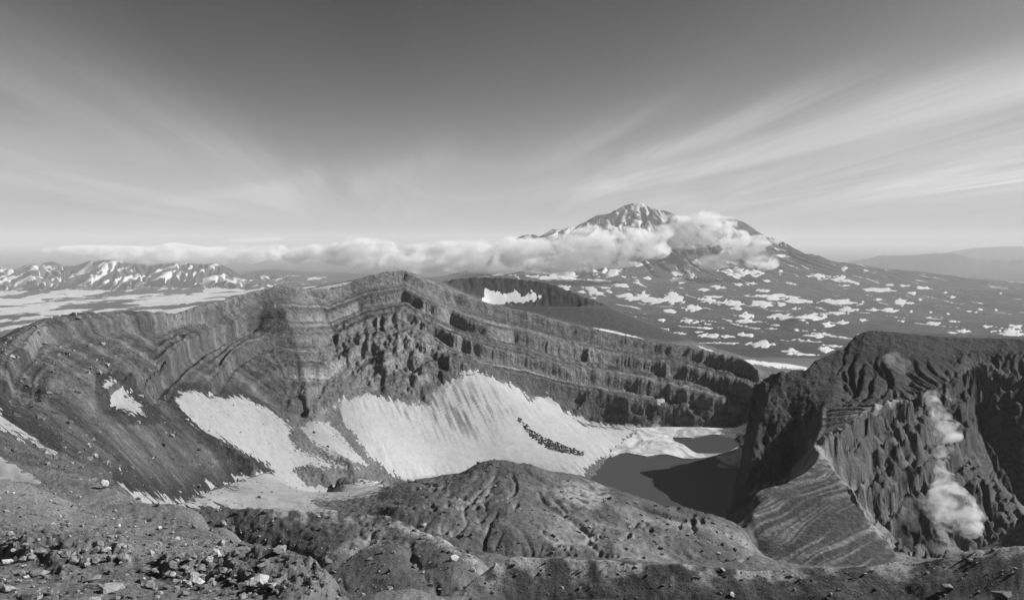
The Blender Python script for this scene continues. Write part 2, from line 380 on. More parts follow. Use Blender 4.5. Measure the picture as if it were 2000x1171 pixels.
for lev in range(7, -1, -1):
    s = 2 ** lev
    nr, nc = (NR - 1) // s + 2, (NC - 1) // s + 2
    k = np.rint(rr / s).astype(int) * nc + np.rint(cc / s).astype(int)
    cnt = np.bincount(k, minlength=nr * nc); sm = np.bincount(k, weights=zz_, minlength=nr * nc)
    fix = (cnt > 0).reshape(nr, nc)
    val = np.where(fix, (sm / np.maximum(cnt, 1)).reshape(nr, nc), 0)
    if Z is None:
        Z = np.full((nr, nc), zz_.mean())
    else:
        ri = np.clip(np.arange(nr) / 2, 0, Z.shape[0] - 1.001); ci = np.clip(np.arange(nc) / 2, 0, Z.shape[1] - 1.001)
        r0 = ri.astype(int); c0 = ci.astype(int); fr = (ri - r0)[:, None]; fc = (ci - c0)[None]
        A = Z[r0] * (1 - fr) + Z[r0 + 1] * fr
        Z = A[:, c0] * (1 - fc) + A[:, c0 + 1] * fc
    Z[fix] = val[fix]
    for it in range(300 if lev > 3 else (120 if lev > 1 else 50)):
        B = np.pad(Z, 1, 'edge')
        Z = 0.25 * (B[:-2, 1:-1] + B[2:, 1:-1] + B[1:-1, :-2] + B[1:-1, 2:])
        Z[fix] = val[fix]
Z = blur(Z[:NR, :NC], 2)
Z0 = Z.copy()
VV0 = HV - Z0 / YY * F      # photograph row of every point of the land, before roughening


def sdf(poly, U, V):
    """signed distance to a polygon outline, positive inside"""
    P = np.array(poly, float); n = len(P)
    d = np.full(U.shape, 1e9); ins = np.zeros(U.shape, bool)
    for a in range(n):
        x0, y0 = P[a]; x1, y1 = P[(a + 1) % n]
        ex, ey = x1 - x0, y1 - y0
        t = np.clip(((U - x0) * ex + (V - y0) * ey) / (ex * ex + ey * ey + 1e-9), 0, 1)
        d = np.minimum(d, (U - x0 - t * ex) ** 2 + (V - y0 - t * ey) ** 2)
        if y0 != y1:
            ins ^= ((V >= min(y0, y1)) & (V < max(y0, y1)) & (U < x0 + (V - y0) * ex / ey))
    d = np.sqrt(d)
    return np.where(ins, d, -d)


def area(poly, feather=15, yr=(0, 1e9)):
    """0..1 weight of the land inside an outline (columns and rows of the photograph) between two distances"""
    P = np.array(poly, float)
    m = (UU > P[:, 0].min() - feather) & (UU < P[:, 0].max() + feather) & (VV0 > P[:, 1].min() - feather) & (VV0 < P[:, 1].max() + feather) & (YY > yr[0]) & (YY < yr[1])
    out = np.zeros(UU.shape)
    if m.any():
        out[m] = sstep(-feather, feather, sdf(poly, UU[m], VV0[m]))
    return out


# ------------------------------------------------------------------ roughening: strata, buttresses, gullies, rubble
rim = np.array([(-700, 260, 8), (-500, 330, -36), (-250, 430, -55), (-100, 480, -62), (0, 520, -64), (90, 590, -59), (150, 650, -60), (240, 730, -65), (300, 780, -74), (381, 870, -76), (430, 910, -72), (480, 950, -64), (520, 985, -60), (560, 1010, -58), (640, 1065, -67),
                (720, 1110, -51), (790, 1135, -43), (850, 1145, -63), (880, 1148, -75), (950, 1155, -93), (1050, 1165, -109), (1150, 1170, -130), (1250, 1172, -145), (1330, 1170, -154), (1400, 1165, -165), (1450, 1150, -172), (1482, 1125, -182), (1500, 1100, -190)])
foot = np.array([(-700, 300), (0, 320), (200, 440), (330, 560), (345, 620), (420, 690), (480, 755), (580, 795), (690, 885), (820, 935), (900, 990), (930, 1008), (1000, 1030), (1100, 1058), (1150, 1068), (1460, 1070), (1500, 1060)])
RY, RZ, FY = np.interp(Us, rim[:, 0], rim[:, 1])[None], np.interp(Us, rim[:, 0], rim[:, 2])[None], np.interp(Us, foot[:, 0], foot[:, 1])[None]
wall = sstep(0, 25, YY - FY) * sstep(6, -6, YY - RY) * sstep(1500, 1470, UU) * sstep(-300, 0, UU)
S = RZ - Z                                     # metres below the rim
GW = XX * 0 + UU * 0.62                        # metres along the wall


def terrace(s, h, lo=0.5, hi=0.66):
    k = np.floor(s / h); f = s / h - k
    return h * (k + sstep(lo, hi, f))


def shift_rows(A, d):
    """slide the land d metres towards the viewer"""
    r = np.clip(rowx((YY + d).ravel()).reshape(YY.shape), 0, NR - 1.001)
    r0 = r.astype(int); fr = r - r0
    return np.take_along_axis(A, r0, 0) * (1 - fr) + np.take_along_axis(A, r0 + 1, 0) * fr


wz = np.where(wall > 0.001)
# strata follow the rim
right = sstep(800, 880, UU); left = sstep(520, 470, UU) * sstep(230, 330, UU)
sn = S + on(wall, lambda m: 3.5 * fbm(GW[m] / 90, S[m] / 200, 3, 11))
band = (terrace(sn + 6, 25, 0.44, 0.55) - 6) * 0.62 + terrace(sn, 6.1) * 0.38 - sn
cliffy = sstep(0.36, 0.44, ((sn + 6) / 25) % 1) * sstep(0.64, 0.58, ((sn + 6) / 25) % 1) * wall * (0.25 + 0.75 * right) * sstep(120, 90, S)
band_amt = wall * (0.25 + 0.85 * np.clip(right * sstep(105, 80, S) + left * sstep(70, 50, S) + 0.5 * (1 - right) * (1 - left) * sstep(70, 30, S), 0, 1)) * (0.7 + 0.3 * sstep(-0.3, 0.25, on(wall, lambda m: fbm(GW[m] / 90, S[m] / 25, 2, 15))))
Z = Z - band * band_amt
crag = area([(600, 640), (700, 640), (820, 600), (870, 640), (930, 700), (900, 740), (830, 790), (700, 770), (640, 830), (560, 800), (600, 740)], 30, (780, 1140))
crag = np.maximum(crag, area([(1290, 740), (1480, 770), (1480, 830), (1120, 830), (1090, 790), (1200, 770)], 20, (1000, 1180)) * 0.35)
crag = np.maximum(crag, area([(240, 660), (330, 640), (350, 760), (300, 800), (210, 760), (190, 700)], 15, (450, 800)) * 0.8)
crag = np.maximum(crag, area([(1440, 740), (1660, 690), (1610, 800), (1600, 870), (1450, 960)], 15, (560, 1010)) * 0.8)
crag = np.maximum(crag, area([(1660, 850), (1760, 880), (1890, 780), (1960, 1000), (1850, 1080), (1720, 960)], 20, (500, 900)) * 0.75)
crag = np.maximum(crag, area([(1850, 700), (2100, 690), (2100, 860), (1890, 850)], 15, (780, 960)) * 0.8)
flute = (5.5 - 3.8 * right) * (1 - (1 - right) * sstep(75, 35, S)) * (1 - 0.9 * sstep(470, 500, UU) * sstep(640, 600, UU) * sstep(170, 140, S))
dd = wall * on(wall, lambda m: flute[m] * ridged(GW[m] / 50, S[m] / 90, 4, 21, 0.6) + 3.0 * ridged(GW[m] / 4.6, S[m] / 30, 3, 24, 0.6) * sstep(0, 20, S[m]) * (flute[m] + 2) / 6 * (0.3 + 0.7 * right[m]))
dd += crag * on(crag, lambda m: 9 * ridged((GW[m] + 0.4 * Z[m]) / 34, Z[m] / 50, 5, 31, 0.62) + 13 * fbm(GW[m] / 30, Z[m] / 26, 5, 35, 0.6))
mesa = area([(1640, 640), (2100, 640), (2100, 760), (1870, 770), (1850, 800), (1650, 800), (1610, 830)], 8, (760, 990))
dd += mesa * on(mesa, lambda m: 4 * ridged((UU[m] + 16 * fbm(UU[m] / 50, Z[m] / 25, 3, 45)) / 26, Z[m] / 90, 4, 41, 0.62) + 4 * fbm(UU[m] / 40, Z[m] / 22, 4, 43))
Z = shift_rows(Z, dd)
cliffy = shift_rows(cliffy, dd); sn = shift_rows(sn, dd)

# far mountains
far = sstep(9000, 11000, YY)
rangeL = sstep(14800, 15600, YY) * sstep(18800, 17600, YY) * sstep(600, 520, UU)
hi = sstep(-650, 0, Z) * sstep(9500, 11500, YY) * sstep(16500, 15000, YY) * sstep(950, 1010, UU)
Z += hi * on(hi, lambda m: 70 * (ridged(XX[m] / 520, YY[m] / 900, 4, 51) - 0.45) + 18 * fbm(XX[m] / 130, YY[m] / 130, 3, 55)) * sstep(0, 120, np.abs(YY - 13950))
Z += rangeL * on(rangeL, lambda m: 60 * (ridged(XX[m] / 700, YY[m] / 900, 4, 61) - 0.5) + 18 * fbm(XX[m] / 120, YY[m] / 120, 3, 66))
pl_ = sstep(2400, 3500, YY) * (1 - rangeL) * (1 - hi) * sstep(19000, 15000, YY)
Z += pl_ * on(pl_, lambda m: 16 * fbm(XX[m] / 700, YY[m] / 900, 4, 71) + 10 * np.clip(fbm(XX[m] / 260, YY[m] / 260, 3, 75), 0, 1))
hillsR = sstep(26000, 30000, YY) * sstep(60000, 50000, YY) * sstep(-1130, -900, Z)
Z += hillsR * on(hillsR, lambda m: 60 * (ridged(XX[m] / 2500, YY[m] / 5000, 4, 81) - 0.5))

rb = rangeL * 0.7
Z = Z * (1 - rb) + rb * blur(Z, 4)
DX = np.gradient(Us)[None] / F * YY
DY = np.gradient(Ys)[:, None] * np.ones_like(YY)


def gradient(A):
    du = np.gradient(A, Us, axis=1); dy = np.gradient(A, Ys, axis=0)
    gx = du * F / YY
    return gx, dy - gx * (UU - UC) / F


def rain(mask, n, steps, carve, passes, wob=0.25, keep=0.35, thr=1.1):
    """drops of water run downhill and cut gullies where many pass; returns how many passed"""
    rs, cs = np.nonzero(mask.max(1) > 0.01)[0], np.nonzero(mask.max(0) > 0.01)[0]
    ra, rb, ca, cb = max(rs[0] - 20, 0), min(rs[-1] + 21, NR), max(cs[0] - 20, 0), min(cs[-1] + 21, NC)
    w_ = (slice(ra, rb), slice(ca, cb)); nr, nc = rb - ra, cb - ca
    M, X_, Y_, U_ = mask[w_], XX[w_], YY[w_], UU[w_]
    us, ys, dxr, dyr = Us[ca:cb], Ys[ra:rb], DX[w_].ravel(), DY[w_].ravel()
    p = M.ravel(); cand = np.flatnonzero(p > 0.01); cp = np.cumsum(p[cand]); total = 0
    for k in range(passes):
        A = blur(Z[w_], 1)
        du = np.gradient(A, us, axis=1); dy = np.gradient(A, ys, axis=0)
        gx = du * F / Y_; gy = (dy - gx * (U_ - UC) / F).ravel(); gx = gx.ravel()
        start = cand[np.searchsorted(cp, rng.random(n) * cp[-1])]
        x = X_.ravel()[start] + rng.normal(0, 1, n) * dxr[start]; y = Y_.ravel()[start] + rng.normal(0, 0.5, n) * dyr[start]
        hits = []; vx = np.zeros(n); vy = np.zeros(n)
        for t in range(steps):
            c = np.rint(np.interp(UC + F * x / y, us, np.arange(nc))).astype(np.int32); r = np.rint(np.interp(y, ys, np.arange(nr))).astype(np.int32)
            idx = r * nc + c
            hits.append(idx)
            g1, g2 = gx[idx], gy[idx]
            m = np.sqrt(g1 * g1 + g2 * g2) + 1e-6
            vx = keep * vx - g1 / m + rng.normal(0, wob, n); vy = keep * vy - g2 / m + rng.normal(0, wob, n)
            q = np.sqrt(vx * vx + vy * vy) + 1e-6; vx /= q; vy /= q
            h = np.maximum(dxr[idx], np.minimum(dyr[idx], 1.6 * dxr[idx]))
            live = m > 0.03
            x = x + vx * h * live; y = np.clip(y + vy * h * live, ys[0], ys[-1])
        cnt = np.bincount(np.concatenate(hits), minlength=nr * nc).reshape(nr, nc)
        cnt = np.minimum(cnt, 120)
        Z[w_] -= carve * np.maximum(0, np.log1p(blur(cnt, 1)) - thr) * M * np.minimum(DX[w_], 30)
        total = total + cnt
    out = np.zeros(YY.shape)
    out[w_] = np.log1p(blur(total, 1) / passes)
    return out


mound_m = sstep(340, 365, YY) * sstep(640, 560, YY) * sstep(735, 780, UU) * sstep(1480, 1455, UU) * sstep(-262, -240, Z0)
hum_m = sstep(195, 215, YY) * sstep(335, 312, YY) * sstep(330, 350, UU) * sstep(960, 930, UU) + sstep(140, 160, YY) * sstep(240, 215, YY) * sstep(640, 680, UU) * sstep(910, 880, UU)
fan_m = area([(1465, 955), (1530, 940), (1600, 880), (1640, 930), (1700, 1010), (1785, 1115), (1480, 1110), (1466, 1020)], 6, (395, 600))
act_m = area([(1600, 860), (1720, 795), (1780, 780), (1870, 745), (1915, 745), (1915, 860), (1960, 930), (2005, 1020), (2010, 1110), (1800, 1140), (1690, 1000), (1645, 930)], 8, (420, 920))
face_m = area([(1650, 690), (1880, 700), (1880, 770), (1780, 790), (1600, 870), (1610, 800)], 8, (600, 960))
fore_m = sstep(130, 145, YY) * sstep(205, 190, YY) * sstep(900, 960, UU)
mh = mound_m + 0.6 * hum_m + 0.35 * fan_m
Z += mh * on(mh, lambda m: 3.2 * fbm(XX[m] / 42, YY[m] / 42, 2, 91))
Z += fore_m * on(fore_m, lambda m: 1.0 * fbm(XX[m] / 14, YY[m] / 14, 2, 93))
mrill = on(mound_m, lambda m: ridged((XX[m] - 0.15 * YY[m] + 7 * fbm(XX[m] / 30, YY[m] / 30, 3, 191)) / 9, (YY[m] + 10 * fbm(XX[m] / 40, YY[m] / 40, 2, 193)) / 60, 3, 192, 0.55))
Z += mound_m * 0.4 * mrill
fl_mound = rain(mound_m, 14000, 90, 0.24, 4, 0.08)
fl_hum = rain(np.clip(hum_m, 0, 1), 8000, 60, 0.25, 3, 0.1)
rill = on(fan_m, lambda m: ridged((YY[m] - 0.55 * XX[m] + 9 * fbm(XX[m] / 45, YY[m] / 45, 2, 95)) / 6.5, XX[m] / 140, 2, 96))
Z += fan_m * 0.55 * rill
Z = shift_rows(Z, act_m * on(act_m, lambda m: 16 * ridged((0.79 * UU[m] - 0.61 * VV0[m]) / 30, (UU[m] + VV0[m]) / 170, 4, 97, 0.6) + 5 * fbm(UU[m] / 30, VV0[m] / 22, 5, 98, 0.6)))
ab = -Z + on(act_m, lambda m: 5 * fbm(UU[m] / 60, VV0[m] / 60, 3, 199))
Z -= act_m * 0.55 * (terrace(ab, 21, 0.4, 0.56) - ab)
Z += act_m * on(act_m, lambda m: 8 * (ridged((0.79 * UU[m] - 0.61 * VV0[m]) / 26, (UU[m] + VV0[m]) / 120, 4, 197, 0.6) - 0.4) + 3.5 * fbm(UU[m] / 36, VV0[m] / 30, 5, 198, 0.65))
fl_act = rain(np.clip(act_m + face_m, 0, 1), 20000, 80, 0.5, 4, 0.1)
fl_fore = rain(fore_m, 6000, 40, 0.10, 2)
scree_m = np.clip(sstep(280, 300, YY) * sstep(0, -12, YY - RY) * sstep(620, 520, UU) * sstep(-100, 0, UU) * sstep(0.25, 0.35, np.hypot(*gradient(Z0))), 0, 1)
fl_scree = rain(scree_m, 24000, 80, 0.10, 2, 0.05)
fl_wall = rain(wall * (UU > 330), 30000, 50, 0.12, 2)
fl_far = rain(np.clip(hi + rangeL, 0, 1), 30000, 40, 0.6, 4)

# ---- snow outlines: name, label, outline, distances, depth of snow, reach of the ragged edge
SNOW = [
 ('snowfield', 'broad dirty snowfield filling the crater basin left of the dark rock tongue', [(345, 768), (365, 762), (395, 770), (430, 776), (470, 772), (500, 788), (530, 804), (553, 820), (570, 838), (567, 858), (578, 878), (610, 890), (650, 905), (700, 917), (640, 917), (590, 912), (576, 918), (590, 940), (600, 952), (640, 953),
   (700, 942), (748, 943), (735, 960), (700, 972), (660, 978), (610, 980), (620, 990), (680, 997), (600, 1003), (500, 997), (420, 988), (370, 990), (330, 1010), (300, 992), (250, 972), (234, 940), (255, 952), (272, 956), (318, 976), (300, 960), (338, 978), (349, 984), (340, 972), (376, 976), (372, 966), (388, 968), (384, 956), (420, 954), (400, 943), (460, 957), (440, 940), (470, 937),
   (450, 926), (475, 928), (490, 927), (505, 918), (535, 918), (500, 893), (450, 868), (410, 848), (375, 822), (350, 795)], (320, 800), 0.9, 2.0),
 ('snowfield', 'narrow pale snow tongue between two dark rock tongues in the basin', [(588, 834), (610, 822), (642, 826), (662, 848), (690, 880), (722, 908), (690, 906), (645, 888), (606, 864)], (640, 860), 1.5, 1.5),
 ('snowfield', 'large streaked snow slope sweeping down from the layered cliff to the lake', [(690, 775), (720, 768), (760, 782), (800, 790), (840, 785), (855, 760), (900, 737), (930, 727), (960, 733), (985, 748), (1012, 758), (1035, 780), (1070, 775), (1095, 790), (1105, 806), (1150, 832), (1245, 836), (1215, 862), (1190, 885),
   (1160, 905), (1135, 928), (1080, 940), (985, 930), (930, 935), (870, 945), (790, 940), (750, 915), (722, 890), (700, 860), (682, 838), (664, 816), (656, 792)], (700, 1075), 1.6, 3.2),
 ('snow_patch', 'pale snow patch wedged under the crags on the left scree slope', [(200, 752), (214, 748), (255, 766), (275, 782), (283, 800), (300, 814), (282, 812), (268, 806), (262, 812), (240, 796), (215, 775)], (400, 620), 1.2, 1.5),
 ('snow_patch', 'long thin snow streak running down from the left edge of the picture', [(-40, 770), (0, 800), (20, 825), (60, 850), (108, 886), (70, 870), (45, 857), (30, 850), (0, 838), (-40, 810)], (240, 420), 0.8, 1.0),
 ('snow_patch', 'bright snow tongue at the left edge just above the stony foreground', [(-60, 870), (0, 893), (40, 918), (72, 936), (77, 943), (60, 946), (30, 940), (0, 932), (-60, 920)], (190, 330), 0.8, 0.6),
 ('snow_patch', 'bright snow lying inside the dark bowl of the neighbouring cone', [(938, 585), (948, 578), (945, 564), (970, 567), (990, 573), (1002, 570), (1006, 563), (1020, 576), (1032, 576), (1036, 564), (1042, 570), (1048, 576), (1062, 578), (1052, 586), (1020, 594), (960, 594)], (1480, 1720), 2.0, 2.0),
 ('snow_patch', 'thin snow strip on the grey slope right of the layered rim', [(1155, 638), (1200, 646), (1265, 663), (1225, 660), (1180, 650)], (1180, 1560), 1.5, 1.5),
 ('snow_patch', 'long curved snow strip along the flank just left of the dark crag', [(1356, 672), (1400, 688), (1440, 700), (1500, 706), (1545, 704), (1590, 706), (1600, 716), (1585, 722), (1520, 718), (1440, 706), (1400, 694)], (1200, 1620), 1.5, 2.0),
 ('snow_patch', 'narrow snow chute down the cliff above the lake ice', [(1283, 782), (1293, 780), (1289, 800), (1285, 832), (1276, 832), (1280, 810)], (1040, 1180), 1.0, 0.8),
 ('snow_patch', 'thin bright snow ridge at the left top of the big snow slope', [(683, 818), (700, 806), (726, 797), (722, 803), (700, 814), (688, 824)], (780, 960), 1.0, 0.5),
 ('snow_patch', 'thin bright snow ridge in the gap between the rock tongues', [(618, 838), (632, 826), (646, 822), (640, 832), (624, 842)], (700, 900), 1.0, 0.5),
 ('snow_patch', 'snow strip on the ridge behind the layered summit', [(570, 566), (600, 560), (640, 556), (690, 548), (700, 549), (660, 560), (640, 566), (600, 568)], (1300, 1560), 2.0, 1.5),
]


def snow_depth(poly, yr, tmax, rag, seed, fall=None):
    P = np.array(poly, float); e = 14
    m = (UU > P[:, 0].min() - e) & (UU < P[:, 0].max() + e) & (VV0 > P[:, 1].min() - e) & (VV0 < P[:, 1].max() + e) & (YY > yr[0]) & (YY < yr[1])
    out = np.full(UU.shape, -9.0)
    d = sdf(poly, UU[m], VV0[m]) * YY[m] / F
    sc_ = YY[m] / 1000
    if fall is None:
        d = d + rag * fbm(XX[m] / (9 * sc_ + 2), YY[m] / (16 * sc_ + 4), 4, seed)
    else:
        ac, al = XX[m] * fall[0] + YY[m] * fall[1], XX[m] * fall[1] - YY[m] * fall[0]
        d = d + rag * (fbm(ac / 4.5, al / 45, 4, seed) * 1.6 + 0.8 * fbm(XX[m] / 20, YY[m] / 20, 4, seed + 7, 0.6))
    out[m] = np.clip(np.where(d > 0, d * 0.10, d * 0.35), -9, tmax)
    return out


depths = [snow_depth(p, yr, t, r, 100 + i, {0: (0.40, 0.92), 1: (0.6, 0.8), 2: (0.93, 0.37), 3: (0.40, 0.92), 4: (0.40, 0.92)}.get(i)) for i, (_, _, p, yr, t, r) in enumerate(SNOW)]
alls = np.max(depths, 0)
under = sstep(-0.2, 1.2, alls)
wet = sstep(-6, 0.0, alls) * sstep(0.3, -0.2, alls)

# ---- rubble relief
calm = 1 - under
inner = (YY < 2300) * 1.0
n_a = on(inner, lambda m: fbm(XX[m] / 14, YY[m] / 14, 4, 201))
n_b = on(inner, lambda m: fbm(XX[m] / 2.6, YY[m] / 2.6, 3, 205))
n_c = on((YY < 240) * 1.0, lambda m: fbm(XX[m] / 0.7, YY[m] / 0.7, 3, 209))
near = sstep(330, 200, YY); mid = sstep(180, 320, YY) * sstep(2300, 1700, YY)
soft = np.clip(0.7 * mound_m + fan_m, 0, 1)
Z += calm * mid * (1 - 0.6 * soft) * (0.9 * n_a + 0.55 * n_b * (1 + 1.2 * crag))
Z += near * (0.28 * n_b * sstep(20, 60, YY) + 0.10 * n_c * sstep(140, 80, YY))
rocky = area([(20, 1060), (60, 1050), (240, 1055), (250, 1100), (120, 1120), (50, 1090)], 10, (40, 110)) + area([(300, 1090), (420, 1080), (520, 1070), (600, 1075), (690, 1180), (560, 1180), (440, 1130), (330, 1125)], 12, (40, 75))
Z += np.clip(rocky, 0, 1) * on(rocky, lambda m: 1.1 * ridged(XX[m] / 2.8, YY[m] / 2.8, 4, 221) - 0.2)
tongue = np.clip(area([(555, 820), (600, 850), (700, 905), (760, 925), (740, 945), (600, 945), (575, 915), (620, 905), (570, 870)], 6, (600, 860)), 0, 1)
Z += tongue * (1 - under) * (1.5 + 1.2 * n_b)
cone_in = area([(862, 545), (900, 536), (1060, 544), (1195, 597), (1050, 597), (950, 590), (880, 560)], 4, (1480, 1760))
Z += cone_in * (1 - under) * on(cone_in, lambda m: 4 * (ridged(UU[m] / 14, Z[m] / 30, 3, 231) - 0.4)) * sstep(1745, 1715, YY)
VV = HV - Z / YY * F

# ------------------------------------------------------------------ what the ground is made of: reflectance of every point, some light and shade painted in
gx, gy = gradient(Z)
slope = np.hypot(gx, gy)
wn = on(inner, lambda m: fbm(XX[m] / 40, YY[m] / 40, 3, 301)); wf = on(inner, lambda m: fbm(XX[m] / 6, YY[m] / 6, 3, 305))
ALB = 0.135 + 0.035 * wn + 0.03 * wf
tone_band = on(wall, lambda m: fbm(GW[m] / 260 + 3, sn[m] / 5.0, 3, 311))
ALB = ALB * (1 - wall) + wall * 0.15 * np.exp((0.75 + 0.3 * right) * tone_band + 0.6 * on(wall, lambda m: fbm(GW[m] / 190 + 9, sn[m] / 1.9, 2, 313)) + 0.25 * wf)
ALB += wall * (sstep(1.1, 2.2, slope) * 0.03 - sstep(0.9, 0.5, slope) * 0.03)
ALB = ALB * (1 - cliffy * 0.8) + cliffy * 0.8 * (0.23 + 0.06 * wf)


def tint(a, w_, v):
    return a * (1 - w_) + v * w_


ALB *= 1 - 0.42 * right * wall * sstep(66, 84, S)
pale_crag = area([(215, 670), (300, 650), (345, 700), (350, 760), (290, 740), (250, 700)], 15, (450, 800)) * 0.8 + area([(590, 760), (640, 680), (760, 640), (880, 690), (920, 730), (860, 770), (830, 790), (760, 770), (680, 775), (610, 830)], 25, (780, 1120)) * 0.75
ALB = tint(ALB, np.clip(pale_crag, 0, 1) * sstep(-0.15, 0.35, on(pale_crag, lambda m: fbm(XX[m] / 25, Z[m] / 18, 4, 321))), 0.27 + 0.05 * wf)
ash_top = wall * sstep(28, 6, S) * sstep(500, 560, UU) * sstep(1000, 850, UU)
ALB = tint(ALB, ash_top * 0.8, 0.21 + 0.05 * tone_band)
fallL = on(scree_m, lambda m: fbm((XX[m] * 0.40 + YY[m] * 0.92) / 17.0, (XX[m] * 0.92 - YY[m] * 0.40) / 150, 4, 331, 0.55) + 0.3 * fbm((XX[m] * 0.40 + YY[m] * 0.92) / 3.5, (XX[m] * 0.92 - YY[m] * 0.40) / 60, 2, 336))
ALB = tint(ALB, scree_m * 0.9, 0.105 * np.exp(0.8 * fallL + 0.2 * wf + 0.3 * wn))
ALB = tint(ALB, np.clip(wet * scree_m * 0.9, 0, 1), 0.04)
ALB = tint(ALB, wet * (1 - scree_m) * 0.35, 0.08)
shade_face = area([(1440, 735), (1500, 715), (1600, 700), (1650, 680), (1625, 770), (1606, 830), (1590, 865), (1520, 945), (1430, 1000)], 5, (600, 960))
ALB = tint(ALB, shade_face * 0.85, 0.055 + 0.02 * wf)  # shade on the left-facing cliff, painted in as a darker tone
cone_out = area([(960, 596), (1190, 598), (1360, 666), (1300, 668), (1150, 640), (1040, 612)], 6, (1180, 1640))
ALB = tint(ALB, cone_out, 0.053 + 0.01 * wf)
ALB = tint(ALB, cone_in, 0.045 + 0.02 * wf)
ALB = tint(ALB, mound_m * 0.9, 0.098 + 0.045 * wn + 0.03 * wf)
ALB += mound_m * 0.05 * sstep(0.3, 0.85, mrill) * sstep(-0.2, 0.3, wn)
ALB += mound_m * 0.07 * sstep(1.2, 2.6, fl_mound) * sstep(0.1, 0.5, wn + 0.25)
pale_m = area([(1090, 945), (1180, 940), (1200, 975), (1150, 1000), (1080, 985)], 12, (380, 500)) + area([(680, 1000), (770, 1005), (750, 1060), (700, 1090), (640, 1085), (720, 1040)], 14, (180, 330)) * 0.8
ALB = tint(ALB, np.clip(pale_m, 0, 1) * sstep(-0.3, 0.3, wf + 0.1), 0.27)
ALB = tint(ALB, fan_m * 0.9, 0.078 + 0.008 * wf + 0.19 * sstep(0.55, 0.92, rill) * sstep(-0.45, 0.15, wn))
ALB = tint(ALB, np.clip(act_m, 0, 1) * 0.85, 0.062 + 0.03 * wf + 0.055 * sstep(1.0, 2.5, fl_act))
ALB = tint(ALB, np.clip(face_m, 0, 1) * 0.85, 0.055 + 0.02 * wf + 0.03 * sstep(1.0, 2.5, fl_act))
pale_f = area([(1640, 810), (1700, 790), (1850, 775), (1870, 790), (1760, 800), (1640, 850)], 8, (560, 860))
ALB = tint(ALB, pale_f * sstep(-0.2, 0.3, on(pale_f, lambda m: fbm(UU[m] / 14, VV0[m] / 30, 3, 351))), 0.26)
ALB = tint(ALB, mesa * sstep(735, 700, VV0) * 0.8, 0.05 + 0.015 * wf)
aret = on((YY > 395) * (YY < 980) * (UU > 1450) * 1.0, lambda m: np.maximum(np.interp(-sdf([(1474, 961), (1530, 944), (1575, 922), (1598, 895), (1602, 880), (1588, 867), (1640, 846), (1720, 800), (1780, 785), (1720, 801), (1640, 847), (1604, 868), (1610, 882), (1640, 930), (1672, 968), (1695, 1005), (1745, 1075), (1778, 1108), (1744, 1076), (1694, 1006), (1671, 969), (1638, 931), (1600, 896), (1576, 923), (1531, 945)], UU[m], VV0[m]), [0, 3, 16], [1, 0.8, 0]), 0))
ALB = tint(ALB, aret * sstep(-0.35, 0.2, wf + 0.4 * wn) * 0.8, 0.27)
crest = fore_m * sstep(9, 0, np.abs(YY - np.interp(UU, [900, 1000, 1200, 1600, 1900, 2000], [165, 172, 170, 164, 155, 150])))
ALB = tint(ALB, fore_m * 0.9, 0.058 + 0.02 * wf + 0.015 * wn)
ALB = tint(ALB, crest * sstep(-0.2, 0.25, wf) * 0.8, 0.34)  # sunlit line along the ridge top, painted as a pale tone
nearw = sstep(240, 200, YY) * sstep(960, 860, UU)
grit = on(nearw, lambda m: fbm(XX[m] / 0.35, YY[m] / 0.35, 2, 361))
ALB = tint(ALB, nearw, 0.155 + 0.06 * wn + 0.05 * n_b + 0.05 * grit)
ALB = tint(ALB, np.clip(hum_m, 0, 1) * (1 - np.clip(pale_m, 0, 1)) * 0.9, 0.085 + 0.03 * wf + 0.02 * wn)  # hummock body toned down to paint in its shaded side
hcrest_lit = np.clip(hum_m, 0, 1) * sstep(10, 1, np.abs(YY - np.interp(UU, [332, 385, 520, 600, 690, 760, 860, 938], [268, 282, 280, 277, 275, 270, 250, 230]))) * sstep(470, 560, UU)
ALB = tint(ALB, hcrest_lit * sstep(-0.4, 0.2, wf + 0.5 * wn), 0.30)  # sunlit top edge of the hummock painted pale
farw = sstep(2300, 3200, YY)
ALB = tint(ALB, farw, 0.065 + on(farw, lambda m: 0.03 * fbm(XX[m] / 900, YY[m] / 1600, 4, 371) + 0.015 * fbm(XX[m] / 150, YY[m] / 200, 2, 375)))
ALB = np.clip(ALB, 0.03, 0.6)


# ------------------------------------------------------------------ materials
def new_mat(name):
    m = bpy.data.materials.new(name)
    m.use_nodes = True
    return m, NT(m.node_tree)


def ground_material(name, scale=1.0, bump=1.0, contrast=0.5, rough=0.95):
    m, n = new_mat(name)
    at = n.n('ShaderNodeAttribute', attribute_name='albedo')
    tc = n.n('ShaderNodeTexCoord').outputs['Object']
    f1 = n.noise(tc, 0.55 * scale, 10, 0.62)
    f2 = n.noise(tc, 3.1 * scale, 6, 0.7)
    k = n.math('ADD', n.ramp(f1, 0.3, 0.7, 1 - contrast, 1 + contrast, False), n.ramp(f2, 0.35, 0.65, -0.28 * contrast, 0.28 * contrast, False))
    col = n.vmul(at.outputs['Color'], n.n('ShaderNodeCombineXYZ', {0: k, 1: k, 2: k}).outputs[0])
    b1 = n.n('ShaderNodeBump', {'Height': f1, 'Strength': 0.9, 'Distance': 1.3 * bump / scale})
    b2 = n.n('ShaderNodeBump', {'Height': f2, 'Strength': 0.8, 'Distance': 0.30 * bump / scale, 'Normal': b1.outputs[0]})
    p = n.n('ShaderNodeBsdfPrincipled', {'Base Color': col, 'Roughness': rough, 'Specular IOR Level': 0.12, 'Normal': b2.outputs[0]})
    n.n('ShaderNodeOutputMaterial', {'Surface': p.outputs[0]})
    return m


